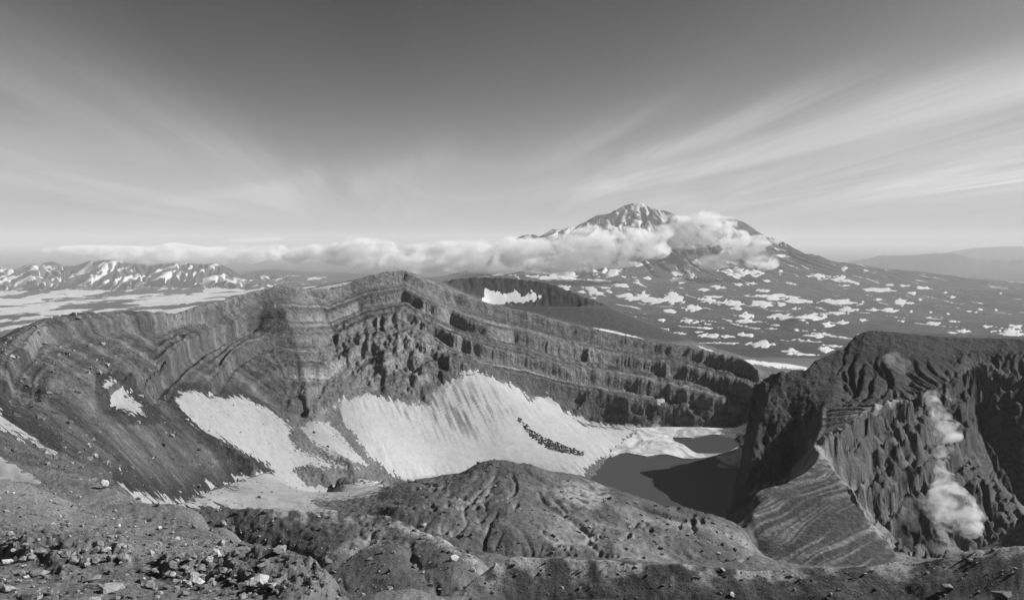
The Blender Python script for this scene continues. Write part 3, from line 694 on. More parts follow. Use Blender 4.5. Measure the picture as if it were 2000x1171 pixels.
def cliff_material(name):
    m, n = new_mat(name)
    at = n.n('ShaderNodeAttribute', attribute_name='albedo')
    tc = n.n('ShaderNodeTexCoord').outputs['Object']
    f1 = n.noise(tc, 0.16, 10, 0.66, 0.4)
    f2 = n.noise(tc, 1.1, 6, 0.7)
    vo = n.n('ShaderNodeTexVoronoi', {'Vector': n.vmul(tc, (0.30, 0.30, 0.16)), 'Scale': 1.0, 'Randomness': 1.0}, feature='DISTANCE_TO_EDGE')
    vc = n.n('ShaderNodeTexVoronoi', {'Vector': n.vmul(tc, (0.30, 0.30, 0.16)), 'Scale': 1.0, 'Randomness': 1.0})
    block = n.math('ADD', n.ramp(vo.outputs['Distance'], 0.0, 0.12), n.math('MULTIPLY', n.n('ShaderNodeSeparateColor', {0: vc.outputs['Color']}).outputs[0], 0.8))
    k = n.math('ADD', n.ramp(f1, 0.32, 0.68, 0.6, 1.4, False), n.ramp(f2, 0.35, 0.65, -0.22, 0.22, False))
    col = n.vmul(at.outputs['Color'], n.n('ShaderNodeCombineXYZ', {0: k, 1: k, 2: k}).outputs[0])
    b0 = n.n('ShaderNodeBump', {'Height': block, 'Strength': 0.55, 'Distance': 1.1})
    b1 = n.n('ShaderNodeBump', {'Height': f1, 'Strength': 1.0, 'Distance': 5.0, 'Normal': b0.outputs[0]})
    b2 = n.n('ShaderNodeBump', {'Height': f2, 'Strength': 0.9, 'Distance': 0.9, 'Normal': b1.outputs[0]})
    p = n.n('ShaderNodeBsdfPrincipled', {'Base Color': col, 'Roughness': 0.95, 'Specular IOR Level': 0.1, 'Normal': b2.outputs[0]})
    n.n('ShaderNodeOutputMaterial', {'Surface': p.outputs[0]})
    return m


M_CLIFF = cliff_material('cliff_rock')
M_NEAR = ground_material('stony_ground', 3.0, 1.0, 0.45)
M_SOFT = ground_material('ash_slope', 0.7, 0.6, 0.34)
M_MID = ground_material('volcanic_rock', 0.6, 1.0, 0.42)
M_FAR = ground_material('far_land', 0.02, 1.0, 0.25)


def snow_material(name, base, dirt, scale, bump):
    m, n = new_mat(name)
    tc = n.n('ShaderNodeTexCoord').outputs['Object']
    at = n.n('ShaderNodeAttribute', attribute_name='albedo')
    f1 = n.noise(tc, 0.3 * scale, 8, 0.65)
    f2 = n.noise(tc, 2.0 * scale, 4, 0.6)
    k = n.ramp(f1, 0.3, 0.7, 1 - dirt, 1 + dirt * 0.4, False)
    col = n.vmul(at.outputs['Color'], n.n('ShaderNodeCombineXYZ', {0: k, 1: k, 2: k}).outputs[0])
    b = n.n('ShaderNodeBump', {'Height': f2, 'Strength': 0.5, 'Distance': 0.25 * bump / scale})
    p = n.n('ShaderNodeBsdfPrincipled', {'Base Color': col, 'Roughness': 0.8, 'Specular IOR Level': 0.2, 'Normal': b.outputs[0]})
    n.n('ShaderNodeOutputMaterial', {'Surface': p.outputs[0]})
    return m


M_SNOW = snow_material('old_snow', 0.5, 0.14, 1.0, 0.6)
M_FSNOW = snow_material('far_snow', 0.75, 0.06, 0.01, 1.0)

# ------------------------------------------------------------------ build the land as its pieces
COL = sc.collection


def grid_object(name, fmask, Zm, alb, mat, **props):
    """one mesh from the faces of the fan that fmask picks"""
    j, i = np.nonzero(fmask)
    if len(j) == 0:
        return None
    idx = np.arange(NR * NC).reshape(NR, NC)
    q = np.stack([idx[j, i], idx[j, i + 1], idx[j + 1, i + 1], idx[j + 1, i]], -1)
    vs, inv = np.unique(q, return_inverse=True)
    inv = inv.reshape(-1).astype(np.int32)
    co = np.stack([XX.ravel()[vs], YY.ravel()[vs], Zm.ravel()[vs]], -1).astype(np.float32)
    me = bpy.data.meshes.new(name)
    me.vertices.add(len(vs)); me.vertices.foreach_set('co', co.ravel())
    me.loops.add(len(inv)); me.loops.foreach_set('vertex_index', inv)
    me.polygons.add(len(q)); me.polygons.foreach_set('loop_start', np.arange(0, len(inv), 4, dtype=np.int32))
    me.update()
    me.polygons.foreach_set('use_smooth', np.ones(len(q), bool))
    a = me.attributes.new('albedo', 'FLOAT_COLOR', 'POINT')
    g = alb.ravel()[vs]
    a.data.foreach_set('color', np.stack([g, g, g, np.ones_like(g)], -1).astype(np.float32).ravel())
    me.materials.append(mat)
    o = bpy.data.objects.new(name, me)
    COL.objects.link(o)
    for k_, v_ in props.items():
        o[k_] = v_
    return o


edge = np.interp(Us, [-700, 250, 340, 400, 470, 530, 600, 700, 880, 2700], [235, 235, 215, 190, 160, 130, 105, 100, 110, 110])[None] * np.ones_like(YY)
REG = np.full((NR, NC), -1)
REG[:] = 3
REG[YY > FY] = 4
REG[(UU < 345) & (YY > edge)] = 4
REG[(UU < 560) & (scree_m > 0.3)] = 4
REG[YY < edge] = 0
REG[(YY >= edge) & (YY < 345) & (UU > 330) & (UU < 955)] = 2
REG[(YY >= 110) & (YY < 240) & (UU > 880)] = 1
REG[(YY >= 240) & (YY < 640) & (UU > 745) & (UU < 1472)] = 5
REG[(YY >= 240) & (YY < 780) & (UU >= 1472)] = 6
REG[(YY >= 780) & (YY < 1300) & (UU >= 1462)] = 7
REG[(YY >= 640) & (YY < 780) & (UU >= 1430)] = 6
REG[(YY > RY + 25) & (UU < 1462)] = 8
REG[(YY >= 1300)] = 8
REG[(YY > 1450) & (YY < 1760) & (UU > 835) & (UU < 1420)] = 9
REG[YY > 2600] = 10
REG[(YY > 14700) & (UU < 600)] = 11
REG[(YY > 10600) & (YY < 19000) & (UU > 940)] = 12
REG[(YY > 19000)] = 13
REG[(YY > 25500) & (YY < 60000) & (UU > 1450)] = 14
names = ['foreground_slope', 'foreground_ridge', 'hummock', 'crater_floor', 'crater_wall', 'mound', 'knife_ridge', 'plateau', 'outer_slope', 'cinder_cone', 'plain', 'mountain_range', 'volcano', 'lowland', 'distant_hill']
FR = REG[:-1, :-1]
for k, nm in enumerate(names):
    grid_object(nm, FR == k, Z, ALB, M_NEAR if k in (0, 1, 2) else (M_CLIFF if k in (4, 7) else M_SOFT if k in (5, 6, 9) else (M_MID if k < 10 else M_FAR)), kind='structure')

# ------------------------------------------------------------------ snow as a body of its own, thinning out to nothing at its edge
Zs = blur(Z, 4)
streak = on((alls > -2) * 1.0, lambda m: fbm((XX[m] * 0.93 + YY[m] * 0.37) / 5, (XX[m] * 0.37 - YY[m] * 0.93) / 60, 5, 401, 0.6))
sn_alb = 0.295 + 0.095 * sstep(650, 760, UU) + 0.05 * wn + 0.02 * streak
dirty = area([(760, 740), (860, 740), (960, 760), (1000, 800), (960, 860), (850, 850), (760, 800)], 40, (800, 1080))
sn_alb = sn_alb - dirty * 0.24 * sstep(-0.2, 0.9, 1.3 * streak + 0.4 * wn + 0.2) - 0.05 * sstep(0.15, 0.6, 0.6 * streak + wn) - 0.03 * sstep(0.1, 0.5, wf)
sn_alb = np.clip(sn_alb, 0.1, 0.7)
for (nm, lab, poly, yr, t, r), dep in zip(SNOW, depths):
    fm = (np.maximum.reduce([dep[:-1, :-1], dep[1:, :-1], dep[:-1, 1:], dep[1:, 1:]]) > -1.2)
    far_ = yr[0] > 1100
    grid_object(nm, fm, Zs + dep + 0.15 * n_a, np.full_like(Z, 0.55) if far_ else sn_alb, M_SNOW, label=lab, category='snow')


# ---- far snow patches: (column, row, width, height) of each on the flank and the plain
P3 = [(40, 575, 150, 45), (240, 588, 60, 25), (365, 605, 140, 22), (155, 635, 90, 30), (25, 650, 60, 20), (130, 705, 90, 20), (610, 570, 220, 25), (560, 610, 150, 35), (740, 595, 180, 18), (970, 600, 180, 28), (1320, 600, 100, 28),
      (1020, 642, 90, 25), (450, 675, 90, 25), (645, 680, 120, 25), (820, 685, 140, 25), (440, 705, 160, 15), (905, 725, 70, 22), (725, 635, 45, 12), (280, 788, 160, 20), (440, 783, 130, 14), (540, 835, 150, 30), (695, 873, 90, 20), (740, 890, 180, 9),
      (895, 863, 80, 25), (930, 843, 100, 9), (845, 788, 150, 14), (860, 455, 100, 25), (980, 470, 90, 30), (1040, 485, 60, 10), (1190, 530, 170, 18), (1250, 645, 90, 18), (1160, 643, 60, 12), (400, 435, 150, 40), (495, 435, 80, 30), (640, 425, 20, 25),
      (650, 340, 90, 12), (630, 300, 50, 15), (1440, 520, 70, 14), (1380, 550, 45, 14), (1500, 718, 100, 12), (1600, 708, 60, 7), (1800, 736, 60, 12), (1930, 775, 150, 45), (1955, 735, 80, 20), (1660, 760, 70, 14), (1600, 772, 50, 9), (1000, 412, 35, 20),
      (410, 502, 45, 12), (485, 495, 60, 10), (565, 482, 40, 10), (540, 535, 70, 12), (150, 455, 30, 25), (80, 480, 120, 20), (60, 440, 60, 25), (290, 515, 80, 14), (215, 530, 60, 14), (270, 570, 100, 10), (1250, 503, 40, 10), (1330, 508, 50, 9),
      (1190, 585, 50, 9), (1100, 600, 22, 10), (1370, 650, 20, 12), (1420, 585, 25, 12), (1100, 700, 50, 10), (1320, 705, 40, 8), (990, 712, 50, 18), (960, 660, 90, 14), (880, 672, 40, 9), (830, 665, 30, 9), (1000, 507, 50, 8), (1115, 423, 30, 9), (340, 320, 120, 12),
      (85, 775, 60, 14), (180, 765, 50, 8), (225, 745, 50, 8), (360, 830, 60, 9), (610, 728, 60, 10), (730, 757, 50, 9), (500, 745, 50, 7), (590, 748, 60, 7), (400, 635, 80, 10), (1480, 655, 22, 9), (1560, 545, 20, 8), (1600, 570, 30, 9), (1755, 640, 25, 9), (1840, 643, 25, 8),
      (1870, 550, 18, 8), (1690, 650, 25, 8), (1735, 655, 20, 8), (1575, 665, 20, 9), (1475, 685, 20, 9)]
P2 = [(1420, 445, 140, 30), (1680, 435, 150, 45), (1890, 580, 250, 45), (1920, 370, 130, 25), (1750, 505, 130, 16), (1620, 553, 80, 14), (1580, 523, 70, 20), (1630, 480, 110, 16), (1530, 542, 40, 12), (1900, 465, 40, 14), (1600, 575, 40, 8), (1100, 435, 80, 14), (1050, 440, 110, 18),
      (1980, 700, 40, 18), (1830, 385, 90, 20), (1470, 470, 90, 18), (1330, 465, 160, 20), (1280, 430, 80, 16), (1660, 520, 60, 10), (1840, 490, 30, 14)]
patches = [(1300 + a * .35, 380 + b * .35, c * .35, d * .35) for a, b, c, d in P3] + [(600 + a * .35, 380 + b * .35, c * .35, d * .35) for a, b, c, d in P2]
UPPER = [  # snow high on the volcano and at the left, outlined
 ('snowy gully below the volcano summit', [(1204, 414), (1232, 412), (1226, 422), (1250, 432), (1262, 440), (1215, 440), (1208, 428)], (13000, 14000)),
 ('snow ledge just under the volcano summit', [(1222, 409), (1250, 401), (1256, 398), (1264, 403), (1250, 405), (1228, 411)], (13300, 14000)),
 ('snow band along the left shoulder of the volcano', [(1060, 455), (1090, 447), (1140, 440), (1152, 434), (1150, 442), (1130, 450), (1105, 458), (1098, 448), (1080, 460), (1066, 462)], (13000, 14000)),
 ('small snow patch on the upper left ridge of the volcano', [(1174, 423), (1190, 419), (1198, 419), (1180, 427)], (13300, 14000)),
 ('wide snow apron on the flank under the middle of the clouds', [(1075, 532), (1120, 530), (1125, 536), (1100, 543), (1072, 540)], (9000, 12500)),
]
VVf = HV - Z / YY * F


def largest(fm):
    """the biggest connected piece of a face mask"""
    left_ = set(zip(*[a.tolist() for a in np.nonzero(fm)])); best = []
    while left_:
        st = [left_.pop()]; comp = []
        while st:
            j, i = st.pop(); comp.append((j, i))
            for q in ((j + 1, i), (j - 1, i), (j, i + 1), (j, i - 1)):
                if q in left_: left_.remove(q); st.append(q)
        if len(comp) > len(best): best = comp
    out = np.zeros_like(fm)
    for j, i in best: out[j, i] = True
    return out


def far_patch(label, depth, m, group=None):
    full = np.full(UU.shape, -9.0)
    full[m] = depth
    fm = (np.maximum.reduce([full[:-1, :-1], full[1:, :-1], full[:-1, 1:], full[1:, 1:]]) > 0.0)
    fm &= YY[:-1, :-1] > 2600
    fm = largest(fm)
    if fm.sum() < 2:
        return
    o = grid_object('snow_patch', fm, Z + np.clip(full * 5, -25, 4), ALB * 0 + 0.56, M_FSNOW, label=label, category='snow')
    if group:
        o['group'] = group


BANDS = [(0, 520, 'close under the clouds'), (520, 548, 'on the upper flank of the volcano'), (548, 572, 'on the middle flank of the volcano'), (572, 592, 'on the lower flank of the volcano'), (592, 616, 'where the volcano flank meets the plain'),
         (616, 645, 'on the near plain behind the plateau'), (645, 800, 'on the plain just above the dark crag')]
ORD = 'leftmost,second,third,fourth,fifth,sixth,seventh,eighth,ninth,tenth,eleventh,twelfth,thirteenth,fourteenth,fifteenth,sixteenth,seventeenth,eighteenth,nineteenth,twentieth,twenty-first,twenty-second,twenty-third,twenty-fourth,twenty-fifth,twenty-sixth,twenty-seventh,twenty-eighth,twenty-ninth,thirtieth'.split(',')
PLAB = {}
for b0, b1, words_ in BANDS:
    mem = sorted([p for p in patches if b0 <= p[1] < b1], key=lambda p: p[0])
    for k, p in enumerate(mem):
        size_ = 'broad white' if p[2] > 45 else ('white' if p[2] > 22 else 'small white')
        PLAB[p] = '%s snow patch, %s %s' % (size_, ORD[k] + (' from the left' if k else ''), words_)


for k, (u, v, w_, h_) in enumerate(patches):
    w_ *= 0.62; h_ = h_ * 0.62 + 0.5
    m = (np.abs(UU - u) < w_ * 1.3) & (np.abs(VVf - v) < h_ * 2.2) & (YY > 2600) & (YY < 14500)
    if m.sum() < 4:
        continue
    tilt = 0.05 if u > 1350 else 0.10
    du, dv = (UU[m] - u) / w_, (VVf[m] - v - tilt * (UU[m] - u)) / h_
    wob = fbm(UU[m] / (0.45 * w_ + 3) + k, VVf[m] / (0.6 * h_ + 1.2) + 0.12 * UU[m] / (h_ + 3), 5, 501, 0.62)
    dep = (1.05 - np.abs(du) ** 1.1 - np.abs(dv) ** 1.2 + 1.0 * wob - 0.1) * 2.2
    far_patch(PLAB[patches[k]], dep, m, 'snow patches on the volcano flank')
for lab, poly, yr in UPPER:
    P = np.array(poly, float)
    m = (UU > P[:, 0].min() - 5) & (UU < P[:, 0].max() + 5) & (VVf > P[:, 1].min() - 5) & (VVf < P[:, 1].max() + 5) & (YY > yr[0]) & (YY < yr[1])
    far_patch(lab, sdf(poly, UU[m], VVf[m]) * 0.6 + 1.5 * fbm(UU[m] / 9, VVf[m] / 5, 3, 511), m)
# fine snow left in the gullies and hollows of the volcano
m = (YY > 4000) & (YY < 14100) & (UU > 930)
ac = fbm((XX[m] + 0.25 * YY[m]) / 170, (YY[m] - 0.25 * XX[m]) / 620, 5, 541, 0.62) + 0.35 * fbm(XX[m] / 1200, YY[m] / 1500, 2, 545)
hi_ = sstep(540, 455, VVf[m])
dep = ac - 0.62 + 0.42 * hi_ + 0.14 * sstep(1500, 1100, UU[m]) - 0.5 * sstep(1640, 1900, UU[m]) * sstep(560, 600, VVf[m]) * 0.4
full = np.full(UU.shape, -9.0); full[m] = dep * 8
fm = np.maximum.reduce([full[:-1, :-1], full[1:, :-1], full[:-1, 1:], full[1:, 1:]]) > 0.0
grid_object('snow', fm, Z + np.clip(full * 5.0, -25, 4), ALB * 0 + 0.52, M_FSNOW, kind='stuff', label='fine streaks of snow in the gullies of the volcano', category='snow')
# the snowy plain and range at the left read as one mass
m = (YY > 7500) & (YY < 18500) & (UU < 640)
pn = fbm(XX[m] / 1100, YY[m] / 1500, 5, 521, 0.65)
dens = -0.08 + 0.22 * sstep(640, 600, VVf[m]) - 0.55 * sstep(330, 600, UU[m]) - 0.35 * sstep(626, 640, VVf[m]) * sstep(160, 40, UU[m])
mt = (fl_far[m] > 0) * sstep(14700, 15300, YY[m])
dep = (pn + dens) * (1 - mt) + mt * (0.9 * fbm(XX[m] / 420, YY[m] / 900, 4, 525, 0.6) + 0.25 * (fl_far[m] - 1.2) - 0.22)
full = np.full(UU.shape, -9.0); full[m] = dep * 6
fm = np.maximum.reduce([full[:-1, :-1], full[1:, :-1], full[:-1, 1:], full[1:, 1:]]) > 0.0
grid_object('snow', fm, Z + np.clip(full * 5.0, -25, 4), ALB * 0 + 0.52, M_FSNOW, kind='stuff', label='patchy snow spread over the far plain and range', category='snow')


# ------------------------------------------------------------------ lake and ice
def flat_poly(name, pts, z, mat, thick=0.0, **props):
    from mathutils.geometry import tessellate_polygon
    co = [Vector(((u - UC) / F * (-z * F / (v - HV)), -z * F / (v - HV), z)) for u, v in pts]
    tris = tessellate_polygon([co])
    n = len(co)
    vs = [tuple(c) for c in co]; fs = [list(t) for t in tris]
    if thick:
        vs += [(c.x, c.y, c.z - thick) for c in co]
        fs += [[a, (a + 1) % n, n + (a + 1) % n, n + a] for a in range(n)]
    me = bpy.data.meshes.new(name); me.from_pydata(vs, [], fs)
    bm = bmesh.new(); bm.from_mesh(me); bmesh.ops.recalc_face_normals(bm, faces=bm.faces)
    up = [f for f in bm.faces if abs(f.normal.z) > 0.9]
    if up and up[0].normal.z < 0: bmesh.ops.reverse_faces(bm, faces=bm.faces)
    bm.to_mesh(me); bm.free()
    me.materials.append(mat)
    o = bpy.data.objects.new(name, me); COL.objects.link(o)
    for k_, v_ in props.items(): o[k_] = v_
    return o


M_WATER, n = new_mat('turbid_water')
tc = n.n('ShaderNodeTexCoord').outputs['Object']
wb = n.n('ShaderNodeBump', {'Height': n.noise(tc, 0.8, 3, 0.5), 'Strength': 0.25, 'Distance': 0.04})
p = n.n('ShaderNodeBsdfPrincipled', {'Base Color': (0.06, 0.06, 0.06, 1), 'Roughness': 0.35, 'Specular IOR Level': 0.22, 'Normal': wb.outputs[0]})
n.n('ShaderNodeOutputMaterial', {'Surface': p.outputs[0]})
M_ICE, n = new_mat('lake_ice')
tc = n.n('ShaderNodeTexCoord').outputs['Object']
i1 = n.noise(n.vmul(tc, (0.035, 0.018, 0.05)), 1.0, 8, 0.62, 1.6)
i2 = n.noise(n.vmul(tc, (0.12, 0.08, 0.1)), 1.0, 6, 0.6, 1.0)
ik = n.math('ADD', n.ramp(i1, 0.36, 0.62, 0.26, 0.60), n.ramp(i2, 0.4, 0.7, -0.06, 0.08))
p = n.n('ShaderNodeBsdfPrincipled', {'Base Color': n.n('ShaderNodeCombineColor', {0: ik, 1: ik, 2: ik}).outputs[0], 'Roughness': 0.75,
        'Normal': n.n('ShaderNodeBump', {'Height': i2, 'Strength': 0.5, 'Distance': 0.5}).outputs[0]})
n.n('ShaderNodeOutputMaterial', {'Surface': p.outputs[0]})
flat_poly('lake', [(1060, 935), (1130, 899), (1165, 868), (1200, 838), (1300, 833), (1465, 832), (1475, 900), (1475, 1040), (1180, 1060), (1080, 1000)], -250.0, M_WATER, 0, kind='structure', label='dark crater lake below the cliffs', category='lake')
flat_poly('ice_sheet', [(1112, 928), (1135, 909), (1150, 902), (1166, 895), (1168, 900), (1180, 896), (1193, 888), (1194, 891), (1208, 885), (1225, 883.5), (1240, 886), (1262, 890), (1285, 887), (1302, 886), (1315, 889), (1332, 894), (1350, 895), (1375, 893), (1398, 891), (1408, 897),
   (1407, 901), (1401, 908), (1412, 913), (1445, 914), (1450, 874), (1440, 873), (1425, 880), (1410, 884), (1392, 885), (1362, 884.5), (1352, 880), (1345, 875), (1335, 867), (1316, 860), (1314, 853), (1330, 853.5), (1352, 854), (1370, 850), (1385, 848), (1410, 847.5), (1432, 851), (1460, 852), (1460, 833),
   (1420, 833), (1350, 831), (1250, 831), (1200, 834), (1165, 850), (1140, 880), (1100, 920)], -249.2, M_ICE, 1.2, label='pale swirled ice shelf around the crater lake', category='ice')


# ------------------------------------------------------------------ clouds and steam: bodies of vapour
def vapour_material(name, density, scale, lo, hi, aniso=0.2):
    m, n = new_mat(name)
    tc = n.n('ShaderNodeTexCoord').outputs['Object']
    f = n.noise(n.vmul(tc, (1, 1, 1.5)), scale, 8, 0.66, 0.6)
    d = n.math('MULTIPLY', n.ramp(f, lo, hi), density)
    v = n.n('ShaderNodeVolumePrincipled', {'Color': (1, 1, 1, 1), 'Density': d, 'Anisotropy': aniso})
    n.n('ShaderNodeOutputMaterial', {'Volume': v.outputs[0]})
    m.cycles.volume_step_rate = 1.0
    return m


def vapour(name, blobs, depth, mat, vox, grow, **props):
    """union of round billows, roughened; blobs are (column, row, half width, half height)"""
    bm = bmesh.new()
    pts = [((u - UC) / F * depth(v), depth(v), zof(v, depth(v)), grow * a / F * depth(v), grow * b / F * depth(v)) for u, v, a, b in blobs]
    base = Vector((np.mean([p[0] for p in pts]), np.mean([p[1] for p in pts]), min(p[2] - p[4] for p in pts)))
    for k, (x, y, z, a, b) in enumerate(pts):
        r = bmesh.ops.create_icosphere(bm, subdivisions=3, radius=1.0)
        off = Vector((k * 3.1, k * 1.7, 0))
        for v in r['verts']:
            q = v.co.copy()
            f = 1 + 0.35 * mnoise.noise(q * 1.7 + off) + 0.16 * mnoise.noise(q * 4.1 + off)
            v.co = Vector((x + q.x * a * f, y + q.y * 0.9 * (a + b) / 2 * f, z + q.z * b * f)) - base
    me = bpy.data.meshes.new(name); bm.to_mesh(me); bm.free()
    o = bpy.data.objects.new(name, me); COL.objects.link(o)
    md = o.modifiers.new('union', 'REMESH'); md.mode = 'VOXEL'; md.voxel_size = vox
    dg = bpy.context.evaluated_depsgraph_get()
    me2 = bpy.data.meshes.new_from_object(o.evaluated_get(dg))
    o.modifiers.clear(); o.data = me2; me2.name = name
    me2.materials.clear(); me2.materials.append(mat)
    o.location = base
    for k_, v_ in props.items(): o[k_] = v_
    return o


M_CLOUD = vapour_material('cloud_vapour', 0.017, 0.0050, 0.41, 0.68, 0.0)
M_BANK = vapour_material('bank_vapour', 0.018, 0.0046, 0.42, 0.70, 0.0)
M_THIN = vapour_material('thin_cloud_vapour', 0.004, 0.004, 0.36, 0.66, 0.0)
M_STEAM = vapour_material('steam_vapour', 0.20, 0.075, 0.43, 0.72, 0.0)
CLOUDS = [
 ('long flat cloud bank hanging over the snowy range', 15500, M_BANK, 45, [(110, 489, 22, 5), (150, 487, 32, 7), (195, 491, 40, 9), (240, 495, 42, 12), (290, 497, 42, 14), (340, 495, 45, 14), (390, 498, 46, 14), (435, 497, 42, 13), (480, 496, 45, 13), (528, 494, 34, 11)]),
 ('thin lens of cloud above the long cloud bank', 15500, M_THIN, 25, [(470, 470, 22, 3), (500, 468, 32, 4.5), (532, 467, 20, 4)]),
 ('puffy white cloud rising left of the layered summit', 12500, M_CLOUD, 35, [(585, 497, 26, 12), (620, 493, 28, 13), (660, 496, 30, 16), (700, 488, 28, 19), (722, 481, 22, 15), (745, 490, 26, 17), (770, 506, 34, 16), (700, 508, 44, 13), (805, 512, 34, 16)]),
 ('low cloud behind the layered summit', 11500, M_BANK, 35, [(825, 489, 32, 11), (868, 487, 36, 13), (910, 494, 40, 18), (960, 500, 45, 22), (885, 514, 58, 15), (1000, 495, 40, 23), (950, 520, 60, 12)]),
 ('broad white cloud wrapped around the foot of the volcano', 10300, M_CLOUD, 32, [(1040, 496, 45, 25), (1095, 492, 50, 27), (1150, 486, 50, 27), (1200, 481, 50, 25), (1170, 452, 28, 12), (1228, 466, 40, 17), (1262, 488, 36, 15), (1110, 515, 60, 13), (1060, 520, 45, 11), (1188, 508, 46, 12), (1282, 452, 28, 12)]),
 ('tall puff of cloud between the two volcano summits', 11800, M_CLOUD, 30, [(1325, 452, 30, 17), (1358, 438, 27, 18), (1383, 428, 20, 14), (1408, 445, 24, 18), (1385, 460, 40, 17), (1340, 470, 40, 13), (1432, 465, 26, 15), (1312, 430, 14, 9)]),
 ('drifting cloud shreds below the right summit of the volcano', 10600, M_CLOUD, 26, [(1450, 480, 30, 14), (1478, 471, 24, 10), (1508, 468, 22, 6), (1488, 512, 26, 13), (1400, 512, 34, 12), (1462, 494, 28, 9), (1420, 500, 20, 8)]),
]
for lab, dist, mat, vox, bl in CLOUDS:
    vapour('cloud', bl, lambda v, dist=dist: dist, mat, vox, 1.35, label=lab, category='cloud')
sdep = lambda v: 585 + (1090 - v) * 0.36
vapour('steam_plume', [(1818, 776, 9, 11), (1826, 794, 9, 12), (1838, 817, 13, 16), (1852, 842, 18, 15), (1846, 866, 10, 15), (1839, 892, 9, 16), (1836, 917, 8, 14), (1848, 938, 13, 13), (1841, 962, 18, 18), (1856, 988, 32, 25), (1874, 1011, 31, 23), (1887, 1024, 20, 16), (1838, 1008, 16, 14)],
       sdep, M_STEAM, 1.6, 1.55, label='tall white steam plume rising up the active crater wall', category='steam')
vapour('steam_plume', [(1846, 1072, 15, 16), (1850, 1090, 20, 20), (1838, 1050, 8, 12)], lambda v: 600, M_STEAM, 1.2, 1.55, label='steam puff at the bottom of the active crater, right one', category='steam')
vapour('steam_plume', [(1796, 1090, 11, 15), (1801, 1074, 7, 9)], lambda v: 560, M_STEAM, 1.0, 1.55, label='small steam wisp left of the puff at the crater bottom', category='steam')
M_WISP = vapour_material('faint_steam', 0.025, 0.06, 0.36, 0.66)
vapour('steam_plume', [(1771, 985, 9, 12), (1778, 1008, 11, 13), (1786, 1028, 9, 8)], lambda v: 590, M_WISP, 1.2, 1.55, label='faint steam wisp on the crater wall left of the tall plume', category='steam')
vapour('steam_plume', [(1744, 700, 12, 9), (1758, 712, 14, 10), (1768, 722, 10, 7)], lambda v: 880, M_WISP, 1.5, 1.55, label='faint steam wisp on the dark plateau face', category='steam')

# ------------------------------------------------------------------ haze: the air between the viewer and the far mountains
M_HAZE, n = new_mat('air')
v = n.n('ShaderNodeVolumePrincipled', {'Color': (0.97, 0.97, 0.97, 1), 'Density': 2.3e-5, 'Anisotropy': 0.0})
n.n('ShaderNodeOutputMaterial', {'Volume': v.outputs[0]})
hb = bmesh.new()
bmesh.ops.create_cube(hb, size=1.0)
for q in hb.verts:
    q.co = Vector((q.co.x * 320000, q.co.y * 160000 + 75000, -1300 if q.co.z < 0 else 800))
hm = bpy.data.meshes.new('haze'); hb.to_mesh(hm); hb.free(); hm.materials.append(M_HAZE)
ho = bpy.data.objects.new('haze', hm); COL.objects.link(ho); ho['kind'] = 'stuff'; ho['label'] = 'pale haze softening the far plain and mountains'; ho['category'] = 'haze'


# ------------------------------------------------------------------ stones
def hit(u, v, y0=40, y1=2400):
    """where the line of sight through a point of the photograph meets the land"""
    c = int(round(float(colx(u))))
    r0, r1 = int(rowx(y0)), int(rowx(y1))
    k = np.nonzero(VV[r0:r1, c] <= v)[0]
    j = r0 + (int(k[0]) if len(k) else 0)
    if j > r0:
        t = (VV[j - 1, c] - v) / max(VV[j - 1, c] - VV[j, c], 1e-6)
        y = Ys[j - 1] + t * (Ys[j] - Ys[j - 1])
    else:
        y = Ys[j]
    return (u - UC) / F * y, y, height((u - UC) / F * y, y)


def height(x, y):
    c = min(float(colx(UC + F * x / y)), NC - 1.01); r = min(float(rowx(y)), NR - 1.01)
    i, j = int(c), int(r); a, b = c - i, r - j
    return (Z[j, i] * (1 - a) + Z[j, i + 1] * a) * (1 - b) + (Z[j + 1, i] * (1 - a) + Z[j + 1, i + 1] * a) * b


def stone_material(name, base, var):
    m, n = new_mat(name)
    tc = n.n('ShaderNodeTexCoord').outputs['Object']
    inf = n.n('ShaderNodeObjectInfo')
    f1 = n.noise(n.n('ShaderNodeVectorMath', {0: tc, 1: inf.outputs['Location']}, operation='ADD').outputs[0], 2.2, 8, 0.65)
    k = n.math('MULTIPLY', n.ramp(f1, 0.3, 0.7, base * (1 - var), base * (1 + var), False), n.ramp(inf.outputs['Random'], 0, 1, 0.75, 1.25, False))
    b = n.n('ShaderNodeBump', {'Height': f1, 'Strength': 0.8, 'Distance': 0.12})
    p = n.n('ShaderNodeBsdfPrincipled', {'Base Color': n.n('ShaderNodeCombineColor', {0: k, 1: k, 2: k}).outputs[0], 'Roughness': 0.9, 'Specular IOR Level': 0.15, 'Normal': b.outputs[0]})
    n.n('ShaderNodeOutputMaterial', {'Surface': p.outputs[0]})
    return m


M_PALE = stone_material('pale_stone', 0.42, 0.35)
M_GREY = stone_material('grey_stone', 0.25, 0.4)
M_DARK = stone_material('dark_stone', 0.16, 0.4)
MATS = {'p': M_PALE, 'g': M_GREY, 'd': M_DARK}


def hull(npts, seed, flat=0.75, chips=True):
    r = random.Random(seed)
    bm = bmesh.new()
    for _ in range(npts):
        q = Vector((r.gauss(0, 1), r.gauss(0, 1), r.gauss(0, 1))).normalized() * r.uniform(0.8, 1.05)
        q.x = max(min(q.x, 0.72), -0.72); q.y = max(min(q.y, 0.78), -0.78)
        q.z *= flat
        bm.verts.new(q)
    bmesh.ops.convex_hull(bm, input=bm.verts)
    for v in [v for v in bm.verts if not v.link_faces]: bm.verts.remove(v)
    return bm


